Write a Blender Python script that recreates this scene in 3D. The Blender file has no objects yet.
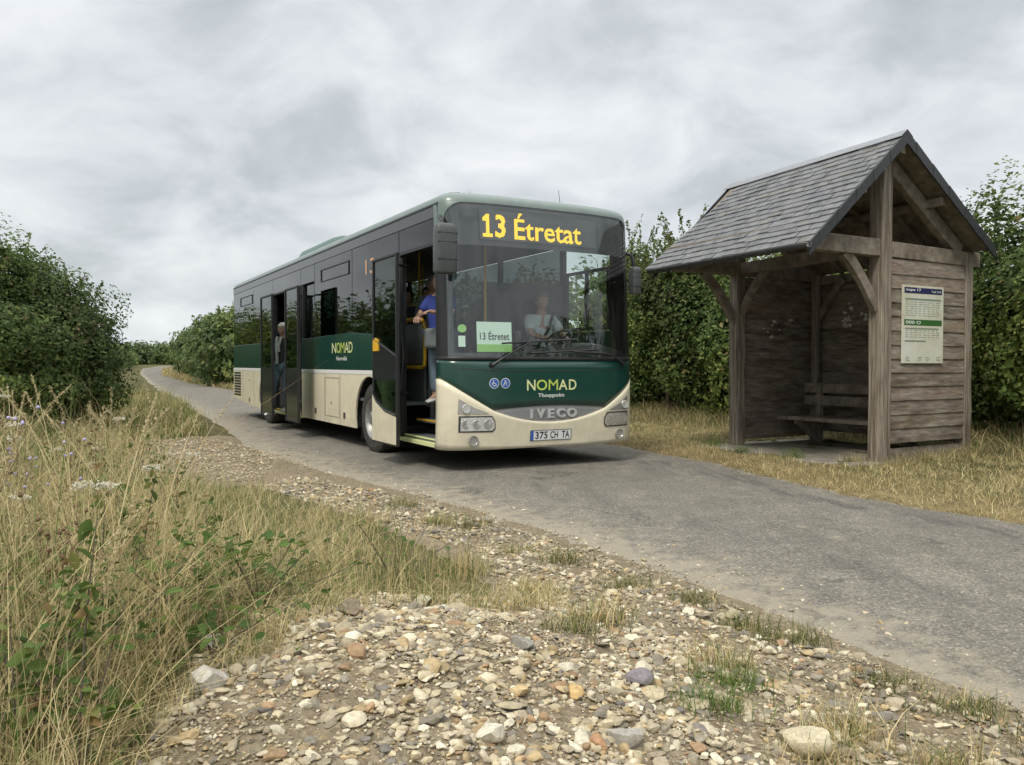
import bpy, bmesh, math, random
import numpy as np
from mathutils import Vector, Matrix
R = math.radians
random.seed(5); rng = np.random.default_rng(7)
C = bpy.context.scene.collection
sc = bpy.context.scene

# ------------------------------------------------------------------ camera, sky, sun, exposure
cam = bpy.data.cameras.new('camera'); cam.lens = 28.58; cam.sensor_width = 36; cam.clip_end = 3000; cam.clip_start = .05
co = bpy.data.objects.new('camera', cam); C.objects.link(co)
co.location = (0, 0, 1.21); co.rotation_euler = (R(90 - 1.29), 0, 0); sc.camera = co
SUN_EL, SUN_AZ = R(52), R(205)          # azimuth from +Y clockwise: from behind the camera's left
W = bpy.data.worlds.new('World'); sc.world = W; W.use_nodes = True
nt = W.node_tree; nt.nodes.clear()
def N(nt, t, **k):
    n = nt.nodes.new(t)
    for a, v in k.items():
        if a == 'ins':
            for i, x in v.items(): n.inputs[i].default_value = x
        else: setattr(n, a, v)
    return n
def L(nt, a, b): nt.links.new(a, b)
def ramp(nt, stops):
    n = nt.nodes.new('ShaderNodeValToRGB'); e = n.color_ramp.elements
    while len(e) > 1: e.remove(e[0])
    e[0].position = stops[0][0]; e[0].color = (*stops[0][1], 1) if len(stops[0][1]) == 3 else stops[0][1]
    for p, c in stops[1:]:
        q = e.new(p); q.color = (*c, 1)
    return n
sky = N(nt, 'ShaderNodeTexSky', sky_type='NISHITA', sun_disc=False); sky.sun_elevation = SUN_EL; sky.sun_rotation = SUN_AZ
tc = N(nt, 'ShaderNodeTexCoord'); sep = N(nt, 'ShaderNodeSeparateXYZ'); L(nt, tc.outputs['Generated'], sep.inputs[0])
zz = N(nt, 'ShaderNodeMath', operation='MAXIMUM', ins={1: 0.0}); L(nt, sep.outputs[2], zz.inputs[0])
za = N(nt, 'ShaderNodeMath', operation='ADD', ins={1: .50}); L(nt, zz.outputs[0], za.inputs[0])
dx = N(nt, 'ShaderNodeMath', operation='DIVIDE'); L(nt, sep.outputs[0], dx.inputs[0]); L(nt, za.outputs[0], dx.inputs[1])
dy = N(nt, 'ShaderNodeMath', operation='DIVIDE'); L(nt, sep.outputs[1], dy.inputs[0]); L(nt, za.outputs[0], dy.inputs[1])
cb = N(nt, 'ShaderNodeCombineXYZ'); L(nt, dx.outputs[0], cb.inputs[0]); L(nt, dy.outputs[0], cb.inputs[1])
mp = N(nt, 'ShaderNodeMapping'); mp.inputs['Rotation'].default_value = (0, 0, R(24)); mp.inputs['Scale'].default_value = (.95, 1.15, 1); L(nt, cb.outputs[0], mp.inputs[0])
n1 = N(nt, 'ShaderNodeTexNoise', ins={'Scale': 4.6, 'Detail': 8, 'Roughness': .54, 'Distortion': .35}); L(nt, mp.outputs[0], n1.inputs['Vector'])
n2 = N(nt, 'ShaderNodeTexNoise', ins={'Scale': 1.9, 'Detail': 4, 'Roughness': .5}); L(nt, mp.outputs[0], n2.inputs['Vector'])
mx = N(nt, 'ShaderNodeMix', data_type='FLOAT', ins={0: .38}); L(nt, n1.outputs[0], mx.inputs[2]); L(nt, n2.outputs[0], mx.inputs[3])
CLK = 10.3
cr = ramp(nt, [(.33, (.315, .338, .352)), (.43, (.388, .410, .422)), (.51, (.475, .495, .515)), (.58, (.545, .56, .57)), (.67, (.62, .63, .635))])
L(nt, mx.outputs[0], cr.inputs[0])
# brighter towards the zenith, as under any overcast sky, and a pale band at the horizon
el = ramp(nt, [(0, (.98, .99, 1.0)), (.10, (1.0, 1.0, 1.0)), (.45, (1.1, 1.1, 1.1)), (1.0, (3.0, 2.92, 2.76))]); L(nt, zz.outputs[0], el.inputs[0])
mul = N(nt, 'ShaderNodeMix', data_type='RGBA', blend_type='MULTIPLY', ins={0: 1}); L(nt, cr.outputs[0], mul.inputs[6]); L(nt, el.outputs[0], mul.inputs[7])
hz = ramp(nt, [(0, (.6,)*3), (.10, (0,)*3)]); L(nt, zz.outputs[0], hz.inputs[0])
mh = N(nt, 'ShaderNodeMix', data_type='RGBA'); L(nt, hz.outputs[0], mh.inputs[0]); L(nt, mul.outputs[2], mh.inputs[6]); mh.inputs[7].default_value = (.60, .63, .65, 1)
sc10 = N(nt, 'ShaderNodeVectorMath', operation='SCALE'); sc10.inputs['Scale'].default_value = CLK; L(nt, mh.outputs[2], sc10.inputs[0])
mm = N(nt, 'ShaderNodeMix', data_type='RGBA', ins={0: .93}); L(nt, sky.outputs[0], mm.inputs[6]); L(nt, sc10.outputs[0], mm.inputs[7])
bg = N(nt, 'ShaderNodeBackground', ins={'Strength': .1}); L(nt, mm.outputs[2], bg.inputs[0])
wo = N(nt, 'ShaderNodeOutputWorld'); L(nt, bg.outputs[0], wo.inputs[0])
sl = bpy.data.lights.new('sun', 'SUN'); sl.energy = 1.5; sl.angle = R(12); sl.color = (1, .93, .80)
so = bpy.data.objects.new('sun', sl); C.objects.link(so)
sd = Vector((math.sin(SUN_AZ)*math.cos(SUN_EL), math.cos(SUN_AZ)*math.cos(SUN_EL), math.sin(SUN_EL)))
so.rotation_euler = (-sd).to_track_quat('-Z', 'Y').to_euler(); so.location = sd*30
sc.view_settings.view_transform = 'Standard'; sc.view_settings.look = 'None'; sc.view_settings.gamma = 1
sc.view_settings.exposure = 0.56
sc.render.engine = 'CYCLES'; sc.cycles.use_denoising = True; sc.cycles.max_bounces = 7
sc.cycles.transparent_max_bounces = 16; sc.cycles.caustics_reflective = False; sc.cycles.caustics_refractive = False

# ------------------------------------------------------------------ materials
def mat(name, col, rough=.6, metal=0, var=.0, vscale=6, bump=0, bscale=40, col2=None, spec=.5, coat=0, attr=None, trans=0, emis=0, stretch=None, dirt=None):
    m = bpy.data.materials.new(name); m.use_nodes = True; t = m.node_tree
    b = t.nodes['Principled BSDF']; b.inputs['Roughness'].default_value = rough; b.inputs['Metallic'].default_value = metal
    b.inputs['Specular IOR Level'].default_value = spec; b.inputs['Coat Weight'].default_value = coat
    if coat: b.inputs['Coat Roughness'].default_value = .08
    c = N(t, 'ShaderNodeTexCoord'); vec = c.outputs['Object']
    if stretch:
        mpn = N(t, 'ShaderNodeMapping'); mpn.inputs['Scale'].default_value = stretch; L(t, vec, mpn.inputs[0]); vec = mpn.outputs[0]
    src = None
    if attr:
        a = N(t, 'ShaderNodeAttribute', attribute_name=attr); src = a.outputs['Color']
    else:
        rgb = N(t, 'ShaderNodeRGB'); rgb.outputs[0].default_value = (*col, 1); src = rgb.outputs[0]
    if var or col2:
        n = N(t, 'ShaderNodeTexNoise', ins={'Scale': vscale, 'Detail': 5, 'Roughness': .62}); L(t, vec, n.inputs['Vector'])
        if col2:
            rp = ramp(t, [(.38, (0,)*3), (.64, (1,)*3)]); L(t, n.outputs[0], rp.inputs[0])
            q = N(t, 'ShaderNodeMix', data_type='RGBA'); L(t, rp.outputs[0], q.inputs[0]); L(t, src, q.inputs[6]); q.inputs[7].default_value = (*col2, 1); src = q.outputs[2]
        if var:
            rp = ramp(t, [(.25, (1-var,)*3), (.75, (1+var,)*3)]); n3 = N(t, 'ShaderNodeTexNoise', ins={'Scale': vscale*2.7, 'Detail': 4}); L(t, vec, n3.inputs['Vector']); L(t, n3.outputs[0], rp.inputs[0])
            q = N(t, 'ShaderNodeMix', data_type='RGBA', blend_type='MULTIPLY', ins={0: 1}); L(t, src, q.inputs[6]); L(t, rp.outputs[0], q.inputs[7]); src = q.outputs[2]
    if dirt:     # road dust on the lower body: stronger near the sills
        dcol, z0, z1, amt = dirt
        s = N(t, 'ShaderNodeSeparateXYZ'); L(t, c.outputs['Object'], s.inputs[0])
        mr = N(t, 'ShaderNodeMapRange', ins={1: z0, 2: z1, 3: amt, 4: 0}); L(t, s.outputs[2], mr.inputs[0])
        n = N(t, 'ShaderNodeTexNoise', ins={'Scale': 3.5, 'Detail': 6, 'Roughness': .65}); L(t, c.outputs['Object'], n.inputs['Vector'])
        mu = N(t, 'ShaderNodeMath', operation='MULTIPLY', use_clamp=True); L(t, mr.outputs[0], mu.inputs[0])
        n_r = ramp(t, [(.35, (.25,)*3), (.65, (1,)*3)]); L(t, n.outputs[0], n_r.inputs[0]); L(t, n_r.outputs[0], mu.inputs[1])
        q = N(t, 'ShaderNodeMix', data_type='RGBA'); L(t, mu.outputs[0], q.inputs[0]); L(t, src, q.inputs[6]); q.inputs[7].default_value = (*dcol, 1); src = q.outputs[2]
        rr = N(t, 'ShaderNodeMapRange', ins={1: 0, 2: 1, 3: rough, 4: .85}); L(t, mu.outputs[0], rr.inputs[0]); L(t, rr.outputs[0], b.inputs['Roughness'])
    L(t, src, b.inputs['Base Color'])
    if bump:
        n = N(t, 'ShaderNodeTexNoise', ins={'Scale': bscale, 'Detail': 5, 'Roughness': .6}); L(t, vec, n.inputs['Vector'])
        bm_ = N(t, 'ShaderNodeBump', ins={'Strength': bump, 'Distance': .01}); L(t, n.outputs[0], bm_.inputs['Height']); L(t, bm_.outputs[0], b.inputs['Normal'])
    if trans:
        tr = N(t, 'ShaderNodeBsdfTranslucent'); L(t, src, tr.inputs[0])
        ms = N(t, 'ShaderNodeMixShader', ins={0: trans}); L(t, b.outputs[0], ms.inputs[1]); L(t, tr.outputs[0], ms.inputs[2])
        L(t, ms.outputs[0], t.nodes['Material Output'].inputs[0])
    if emis:
        b.inputs['Emission Color'].default_value = (*col, 1); b.inputs['Emission Strength'].default_value = emis
    return m
def glass(name, tint, f0):
    m = bpy.data.materials.new(name); m.use_nodes = True; t = m.node_tree; t.nodes.clear()
    o = N(t, 'ShaderNodeOutputMaterial'); tr = N(t, 'ShaderNodeBsdfTransparent', ins={0: (*tint, 1)})
    gl = N(t, 'ShaderNodeBsdfGlossy', ins={'Color': (1, 1, 1, 1), 'Roughness': .015}); g = N(t, 'ShaderNodeNewGeometry')
    c = N(t, 'ShaderNodeTexCoord'); n = N(t, 'ShaderNodeTexNoise', ins={'Scale': 1.3, 'Detail': 2}); L(t, c.outputs['Object'], n.inputs['Vector'])
    bp = N(t, 'ShaderNodeBump', ins={'Strength': .12, 'Distance': .02}); L(t, n.outputs[0], bp.inputs['Height']); L(t, bp.outputs[0], gl.inputs['Normal'])
    d = N(t, 'ShaderNodeVectorMath', operation='DOT_PRODUCT'); L(t, g.outputs['Normal'], d.inputs[0]); L(t, g.outputs['Incoming'], d.inputs[1])
    a = N(t, 'ShaderNodeMath', operation='ABSOLUTE'); L(t, d.outputs['Value'], a.inputs[0])
    q = N(t, 'ShaderNodeMath', operation='SUBTRACT', use_clamp=True, ins={0: 1}); L(t, a.outputs[0], q.inputs[1])
    p = N(t, 'ShaderNodeMath', operation='POWER', ins={1: 5}); L(t, q.outputs[0], p.inputs[0])
    f = N(t, 'ShaderNodeMath', operation='MULTIPLY_ADD', use_clamp=True, ins={1: 1-f0, 2: f0}); L(t, p.outputs[0], f.inputs[0])
    mx = N(t, 'ShaderNodeMixShader'); L(t, f.outputs[0], mx.inputs[0]); L(t, tr.outputs[0], mx.inputs[1]); L(t, gl.outputs[0], mx.inputs[2]); L(t, mx.outputs[0], o.inputs[0])
    return m
DUST = (.30, .27, .22)
M = dict(
 green=mat('green_paint', (.008, .050, .040), .28, coat=.5, var=.08, dirt=(DUST, -.1, .9, .25)),
 cream=mat('cream_paint', (.76, .70, .53), .38, coat=.3, var=.04, vscale=2, dirt=(DUST, .25, 1.1, .5)),
 white=mat('white_paint', (.72, .72, .70), .4),
 roofpaint=mat('grey_green_paint', (.15, .20, .185), .38, var=.12, vscale=3, coat=.2),
 black=mat('black_plastic', (.016, .017, .018), .45, var=.15),
 gloss=mat('gloss_black_panel', (.028, .03, .033), .1, spec=.7),
 cove=mat('dark_grey_panel', (.05, .052, .056), .22, spec=.7, var=.05),
 mirror=mat('mirror_housing', (.07, .076, .08), .42, var=.15, bump=.1),
 rubber=mat('tyre_rubber', (.028, .027, .026), .8, var=.3, vscale=12, col2=(.06, .055, .048)),
 rim=mat('wheel_steel', (.28, .28, .27), .45, metal=.5, var=.3, vscale=20),
 steel=mat('grey_steel', (.45, .46, .47), .35, metal=.7, var=.1),
 grille=mat('silver_grille', (.52, .53, .54), .36, metal=.25, var=.05),
 grilled=mat('grille_recess', (.26, .265, .27), .4, metal=.3),
 interior=mat('grey_interior', (.11, .12, .13), .7, var=.1),
 ceilin=mat('pale_interior', (.35, .36, .36), .7),
 seatf=mat('blue_seat_fabric', (.03, .045, .10), .9, var=.4, vscale=30),
 yellow=mat('yellow_rail', (.72, .42, .03), .4),
 lens=mat('lamp_lens', (.86,.87,.86), .10, metal=.75, var=.15, vscale=60, bump=.6, bscale=70),
 lampdark=mat('lamp_bezel', (.05, .05, .052), .35),
 dull=mat('lamp_side', (.50, .50, .49), .22, metal=.6, var=.2, vscale=40),
 amber=mat('amber_led', (1.0, .56, .03), .5, emis=.78),
 amberdim=mat('dim_orange_led', (.62, .36, .20), .5, emis=.12),
 led=mat('display_panel', (.075, .078, .082), .25, spec=.6),
 lime=mat('lime_lettering', (.50, .62, .12), .45), limelt=mat('pale_lime_lettering', (.66, .70, .36), .45),
 chalk=mat('white_lettering', (.66, .68, .66), .5), blue=mat('blue_sticker', (.04, .12, .42), .4), ink=mat('dark_lettering', (.02, .022, .025), .5),
 plate=mat('number_plate', (.72, .73, .74), .35), card=mat('card_paper', (.62, .78, .68), .6), cardg=mat('card_green', (.28, .55, .16), .6),
 board=mat('poster_paper', (.66, .67, .60), .5, col2=(.56, .54, .40), vscale=2.2, var=.06), navy=mat('poster_navy', (.02, .022, .09), .5), pgreen=mat('poster_green', (.04, .13, .03), .5), grey=mat('poster_grey', (.22, .27, .22), .5),
 wood=mat('weathered_oak', (.25, .215, .175), .85, var=.35, vscale=4, col2=(.15, .122, .092), bump=.7, bscale=30, stretch=(1, 1, 1)),
 woodz=mat('weathered_oak_post', (.31, .27, .22), .85, var=.4, vscale=9, col2=(.13, .10, .072), bump=1.0, bscale=26, stretch=(3.2, 3.2, .16)),
 plank=mat('brown_cladding', (.125, .095, .072), .85, attr='tint', var=.38, vscale=3.5, col2=(.26, .23, .19), bump=.35, bscale=30, stretch=(.7, .7, 4.2)),
 slate=mat('slate', (.10, .10, .11), .5, attr='tint', var=.28, vscale=5, col2=(.155, .158, .16), bump=.45, bscale=28),
 slatedark=mat('dark_slate_edge', (.030, .032, .036), .5, var=.3, vscale=8, bump=.3),
 zinc=mat('dark_gutter_metal', (.06, .062, .065), .5, metal=.3, var=.3, vscale=7), ridge=mat('ridge_zinc', (.27, .28, .30), .45, metal=.5, var=.2, vscale=9),
 conc=mat('old_concrete', (.27, .245, .20), .9, var=.2, vscale=5, col2=(.18, .16, .125), bump=.5, bscale=50),
 leaf=mat('hedge_leaf', (.05, .08, .02), .6, attr='tint', trans=.40, spec=.25),
 blade=mat('grass_blade', (.1, .14, .04), .6, attr='tint', trans=.3, spec=.25),
 bark=mat('bark', (.10, .08, .06), .9, var=.3, vscale=12, bump=.6),
 stone=mat('flint_stone', (.35, .3, .22), .8, attr='tint', var=.28, vscale=26, bump=.4, bscale=60),
 skin=mat('skin', (.50, .30, .22), .5), hairg=mat('grey_hair', (.20, .19, .18), .8), hairw=mat('white_hair', (.66, .65, .62), .8), hairb=mat('dark_hair', (.03, .022, .018), .7),
 shirtw=mat('pale_shirt', (.62, .70, .70), .8, var=.06), shirtb=mat('blue_shirt', (.035, .06, .28), .85, var=.1), jeans=mat('washed_jeans', (.17, .23, .30), .9, var=.2, vscale=9),
 darkc=mat('dark_cloth', (.022, .024, .032), .9, var=.2), jacket=mat('charcoal_jacket', (.035, .038, .045), .85, var=.2), scarf=mat('white_scarf', (.65, .66, .64), .9), shoe=mat('white_shoe', (.62, .62, .60), .7), bag=mat('grey_bag', (.16, .18, .19), .85),
 paper=mat('torn_paper', (.60, .58, .53), .9), petal=mat('white_umbel', (.48, .46, .36), .8), lilac=mat('lilac_flower', (.42, .38, .60), .7), seedm=mat('brown_seed', (.17, .105, .06), .9), straw=mat('straw', (.50, .42, .23), .8, var=.15),
)
M['wind'] = glass('windscreen_glass', (.90, .95, .93), .09)
M['sideg'] = glass('tinted_side_glass', (.30, .34, .33), .055)
M['clear'] = glass('clear_glass', (.88, .93, .91), .03)
M['darkg'] = glass('dark_door_glass', (.22, .30, .24), .03)

# ------------------------------------------------------------------ object helpers
def tag(o, label=None, cat=None, group=None, kind=None):
    if label: o['label'] = label
    if cat: o['category'] = cat
    if group: o['group'] = group
    if kind: o['kind'] = kind
    return o
def empty(name, loc, rz, label, cat, group=None):
    o = bpy.data.objects.new(name, None); C.objects.link(o); o.location = loc; o.rotation_euler = (0, 0, rz); o.empty_display_size = .3
    return tag(o, label, cat, group)
class MB:
    def __init__(s): s.v = []; s.f = []; s.m = []; s.c = []
    def add(s, vs, fs, mi=0, col=None):
        k = len(s.v); s.v += [tuple(x) for x in vs]; s.f += [tuple(i+k for i in f) for f in fs]; s.m += [mi]*len(fs); s.c += [col or (1, 1, 1)]*len(vs); return s
    def box(s, a, b, mi=0, Mx=None, col=None):
        x0, y0, z0 = a; x1, y1, z1 = b
        vs = [(x0,y0,z0),(x1,y0,z0),(x1,y1,z0),(x0,y1,z0),(x0,y0,z1),(x1,y0,z1),(x1,y1,z1),(x0,y1,z1)]
        if Mx is not None: vs = [tuple(Mx @ Vector(p)) for p in vs]
        return s.add(vs, [(0,3,2,1),(4,5,6,7),(0,1,5,4),(1,2,6,5),(2,3,7,6),(3,0,4,7)], mi, col)
    def bar(s, p, q, w, h, mi=0, up=(0,0,1), col=None):
        p, q = Vector(p), Vector(q); d = (q-p); l = d.length; d.normalize(); up = Vector(up)
        sx = d.cross(up); 
        if sx.length < 1e-4: sx = d.cross(Vector((1,0,0)))
        sx.normalize(); uz = sx.cross(d); Mx = Matrix((( sx.x,d.x,uz.x,p.x),(sx.y,d.y,uz.y,p.y),(sx.z,d.z,uz.z,p.z),(0,0,0,1)))
        return s.box((-w/2,0,-h/2),(w/2,l,h/2), mi, Mx, col)
    def tube(s, pts, r, n=8, mi=0, closed=False, col=None):
        pts = [Vector(p) for p in pts]; k = len(pts); rr = r if hasattr(r, '__len__') else [r]*k; vs = []; prev = None
        for i, p in enumerate(pts):
            a = pts[(i-1) % k] if (closed or i > 0) else p; b = pts[(i+1) % k] if (closed or i < k-1) else p
            d = (b-a).normalized()
            if prev is None:
                u = d.cross(Vector((0,0,1)))
                if u.length < .05: u = d.cross(Vector((1,0,0)))
            else: u = prev - d*prev.dot(d)
            u.normalize(); prev = u; w = d.cross(u)
            for j in range(n):
                t = 2*math.pi*j/n; vs.append(p + (u*math.cos(t)+w*math.sin(t))*rr[i])
        fs = []
        for i in range(k if closed else k-1):
            for j in range(n):
                a = i*n+j; b = i*n+(j+1) % n; c = ((i+1) % k)*n+(j+1) % n; d = ((i+1) % k)*n+j; fs.append((a,b,c,d))
        if not closed: fs += [tuple(range(n))[::-1], tuple((k-1)*n+j for j in range(n))]
        return s.add(vs, fs, mi, col)
    def prism(s, poly, f0, f1, mi=0, col=None):
        n = len(poly); vs = [f0(*p) for p in poly] + [f1(*p) for p in poly]
        return s.add(vs, [tuple(range(n))[::-1], tuple(range(n, 2*n))] + [(i, (i+1) % n, n+(i+1) % n, n+i) for i in range(n)], mi, col)
    def lathe(s, prof, c, axis=(1,0,0), n=32, mi=0):
        ax = Vector(axis).normalized(); u = ax.cross(Vector((0,0,1)))
        if u.length < .1: u = ax.cross(Vector((0,1,0)))
        u.normalize(); w = ax.cross(u); c = Vector(c); vs = []
        for (h, r) in prof:
            for j in range(n):
                t = 2*math.pi*j/n; vs.append(c+ax*h+(u*math.cos(t)+w*math.sin(t))*r)
        fs = [(i*n+j, i*n+(j+1) % n, (i+1)*n+(j+1) % n, (i+1)*n+j) for i in range(len(prof)-1) for j in range(n)]
        return s.add(vs, fs, mi)
    def grid(s, P, mi=0):
        a = len(P); b = len(P[0]); vs = [p for r in P for p in r]
        return s.add(vs, [(i*b+j, (i+1)*b+j, (i+1)*b+j+1, i*b+j+1) for i in range(a-1) for j in range(b-1)], mi)
    def build(s, name, mats, parent=None, off=(0,0,0), smooth=False, bevel=0, solid=0, tint=False):
        me = bpy.data.meshes.new(name); o3 = Vector(off)
        me.from_pydata([tuple(Vector(p)+o3) for p in s.v], [], s.f)
        for m in (mats if isinstance(mats, (list, tuple)) else [mats]): me.materials.append(m)
        me.polygons.foreach_set('material_index', s.m)
        if tint:
            at = me.color_attributes.new('tint', 'FLOAT_COLOR', 'POINT'); at.data.foreach_set('color', np.c_[np.array(s.c), np.ones(len(s.c))].astype(np.float32).ravel())
        bm = bmesh.new(); bm.from_mesh(me); bmesh.ops.recalc_face_normals(bm, faces=bm.faces); bm.to_mesh(me); bm.free()
        if smooth:
            me.polygons.foreach_set('use_smooth', [True]*len(me.polygons)); me.set_sharp_from_angle(angle=R(35))
        o = bpy.data.objects.new(name, me); C.objects.link(o)
        if parent: o.parent = parent
        if solid: md = o.modifiers.new('solid', 'SOLIDIFY'); md.thickness = solid; md.offset = 0
        if bevel: md = o.modifiers.new('bevel', 'BEVEL'); md.width = bevel; md.segments = 2; md.limit_method = 'ANGLE'; md.angle_limit = R(40)
        return o
def np_mesh(name, V, F, mats, col=None, parent=None, smooth=True, mi=None):
    """V (n,3), F (m,k) index array."""
    me = bpy.data.meshes.new(name); V = np.asarray(V, np.float32); F = np.asarray(F, np.int32); k = F.shape[1]
    me.vertices.add(len(V)); me.vertices.foreach_set('co', V.ravel()); me.loops.add(F.size); me.loops.foreach_set('vertex_index', F.ravel())
    me.polygons.add(len(F)); me.polygons.foreach_set('loop_start', np.arange(len(F), dtype=np.int32)*k)
    me.polygons.foreach_set('use_smooth', np.full(len(F), smooth))
    for m in (mats if isinstance(mats, (list, tuple)) else [mats]): me.materials.append(m)
    if mi is not None: me.polygons.foreach_set('material_index', np.asarray(mi, np.int32))
    if col is not None:
        at = me.color_attributes.new('tint', 'FLOAT_COLOR', 'POINT'); at.data.foreach_set('color', np.c_[col, np.ones(len(V))].astype(np.float32).ravel())
    me.update(); me.validate()
    o = bpy.data.objects.new(name, me); C.objects.link(o)
    if parent: o.parent = parent
    return o
def text_tris(txt, bold=0.0):
    """triangles (2D) of a word in the built-in font, unit box: returns verts in 0..w, 0..h plus faces"""
    cu = bpy.data.curves.new('lettering', 'FONT'); cu.body = txt; cu.offset = bold; cu.resolution_u = 3
    o = bpy.data.objects.new('lettering', cu); C.objects.link(o); bpy.context.view_layer.update()
    me = bpy.data.meshes.new_from_object(o.evaluated_get(bpy.context.evaluated_depsgraph_get()))
    V = np.array([v.co[:2] for v in me.vertices]); F = [tuple(p.vertices) for p in me.polygons]
    bpy.data.objects.remove(o); bpy.data.curves.remove(cu); bpy.data.meshes.remove(me)
    V = V - V.min(0); return V, F
def lettering(name, txt, box, fn, m, parent, off=(0,0,0), bold=0.0, keep=False, thick=None):
    """word stretched into box=(u0,v0,u1,v1); fn(u,v,depth)->3D; depth is how proud it stands"""
    V, F = text_tris(txt, bold); u0, v0, u1, v1 = box; s = np.array([(u1-u0)/V[:,0].max(), (v1-v0)/V[:,1].max()])
    P = V*s + np.array([u0, v0]); b = MB(); b.add([fn(u, v) for u, v in P], F); 
    o = b.build(name, m, parent, off)
    if thick: md = o.modifiers.new('solid', 'SOLIDIFY'); md.thickness = thick; md.offset = 0
    return o
def raster(txt, cols, rows, bold):
    """cells of a cols x rows lattice that fall inside the word: a dot matrix display"""
    V, F = text_tris(txt, bold); w, h = V.max(0); out = []
    xs = (np.arange(cols)+.5)/cols*w; ys = (np.arange(rows)+.5)/rows*h; X, Y = np.meshgrid(xs, ys); P = np.c_[X.ravel(), Y.ravel()]; ins = np.zeros(len(P), bool)
    for f in F:
        for k in range(1, len(f)-1):
            a, b, c = V[f[0]], V[f[k]], V[f[k+1]]
            d = (b[0]-a[0])*(c[1]-a[1])-(c[0]-a[0])*(b[1]-a[1])
            if abs(d) < 1e-12: continue
            q = P-a; s_ = ((c[1]-a[1])*q[:,0]-(c[0]-a[0])*q[:,1])/d; t_ = (-(b[1]-a[1])*q[:,0]+(b[0]-a[0])*q[:,1])/d
            ins |= (s_ >= 0) & (t_ >= 0) & (s_+t_ <= 1)
    return ins.reshape(rows, cols)

# ------------------------------------------------------------------ ground: height field, road
LE = np.array([(3.4,-12),(2.9,-3),(2.35,1.5),(1.82,2.9),(1.55,3.4),(1.35,3.9),(.97,4.6),(.35,5.9),(-.75,7.4),(-2.5,9.7),(-3.95,12.1),(-5.27,15.1),(-7.88,20.5),(-12.5,29.8),(-21.3,48),(-30.1,66),(-38.5,85),(-43,100),(-44,112)])
RE = np.array([(7.5,-12),(6.6,-3),(5.4,2.5),(3.86,6.1),(3.04,7.6),(2.47,9.9),(1.69,11.85),(.2,14.6),(-3.6,20.8),(-12.3,36.4),(-18.9,47.5),(-26,60.5),(-34,79),(-38,92),(-39.6,104)])
def gfar(y): return np.interp(y, [-20, 36, 48, 60, 85, 100, 125, 160, 900], [0, 0, .12, .35, .74, 1.0, 1.12, .9, 0.2])
def smooth(t): t = np.clip(t, 0, 1); return t*t*(3-2*t)
def xl(y): return np.interp(y, LE[:,1], LE[:,0])
def xr(y): return np.interp(y, RE[:,1], RE[:,0])
def gz(x, y):
    x = np.asarray(x, float); y = np.asarray(y, float); dl = xl(y)-x; dr = x-xr(y)
    g = gfar(y)
    bf = np.interp(y, [-20, 4.4, 7.2, 8.6, 13.0, 15, 60, 100], [1, 1, .35, .08, .10, .6, .6, 0])
    bf = np.maximum(bf, .9*smooth((dl-2.6)/1.6)*(y < 13.5)); g = g + .17*bf*smooth((dl-.8)/2.6) + .34*bf*smooth((dl-3.1)/1.8)
    g = g + .21*np.exp(-((x+.25)/1.0)**2-((y-2.75)/.95)**2)
    g = g + .03*smooth((dr-.05)/.5) + .22*smooth((dr-2.6)/3)*(y < 95)
    on = (dl < 0) & (dr < 0)
    nz = .012*np.sin(3.1*x+1.7*y)+.01*np.sin(5.3*x-4.1*y+1)+.008*np.sin(9*x+7*y)
    e_ = np.maximum(dl, dr)
    g = g - .03*(1-smooth((e_+.10)/.2)) + (nz+.008+.012*np.sin(17*x+5*y)*np.sin(13*y-6*x))*smooth(e_/.2)
    return g
def axis(lo, hi, c0, c1, d, grow=1.12):
    a = list(np.arange(c0, c1, d)); s = d; p = c1
    while p < hi: a.append(p); s *= grow; p += s
    a.append(hi); s = d; p = c0-d
    while p > lo: a.insert(0, p); s *= grow; p -= s
    a.insert(0, lo); return np.array(a)
gx = axis(-700, 700, -6, 6, .09, 1.06); gy = axis(-60, 1200, .8, 14, .1, 1.05)
GX, GY = np.meshgrid(gx, gy); GZ = gz(GX, GY)
n0, n1_ = GX.shape; idx = np.arange(n0*n1_).reshape(n0, n1_)
F = np.stack([idx[:-1,:-1], idx[:-1,1:], idx[1:,1:], idx[1:,:-1]], -1).reshape(-1, 4)
# zone colour: gravel / earth by the road, grass root tone elsewhere (a property of the ground, not of light)
dl = xl(GY)-GX; dr = GX-xr(GY)
def inpoly(x, y, poly):
    ins = np.zeros(np.shape(x), bool); n = len(poly)
    for i in range(n):
        (x0, y0), (x1, y1) = poly[i], poly[(i+1) % n]
        if y0 == y1: continue
        c = ((y0 > y) != (y1 > y)) & (x < (x1-x0)*(y-y0)/(y1-y0)+x0); ins ^= c
    return ins
BANK = [(-.85,1.2),(-1.0,2.3),(-.95,3.0),(-.75,3.5),(-.1,3.95),(-.25,4.7),(-1.2,6.3),(-2.6,8.0),(-5,8.3),(-10,8.6),(-10,2.5),(-4,.8)]
grav = (smooth((1.9-dl)/.9)*(dl > -.3)*(GY < 8.5)) + ((dl > -.3) & (dl < 2.4) & (GY > 8) & (GY < 13.4))*1.0
grav = np.maximum(grav, smooth((3.6-dl)/1.0)*(GY < 4.2)*(dl > 0)); grav = np.where(inpoly(GX, GY, BANK), grav*.15, grav)
grav = np.clip(grav, 0, 1); dryv = np.clip(smooth((1.4-dr)/1.2)*(dr > 0), 0, 1)
ground = np_mesh('ground', np.c_[GX.ravel(), GY.ravel(), GZ.ravel()], F, [], np.c_[grav.ravel(), dryv.ravel(), 0*grav.ravel()])
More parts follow.
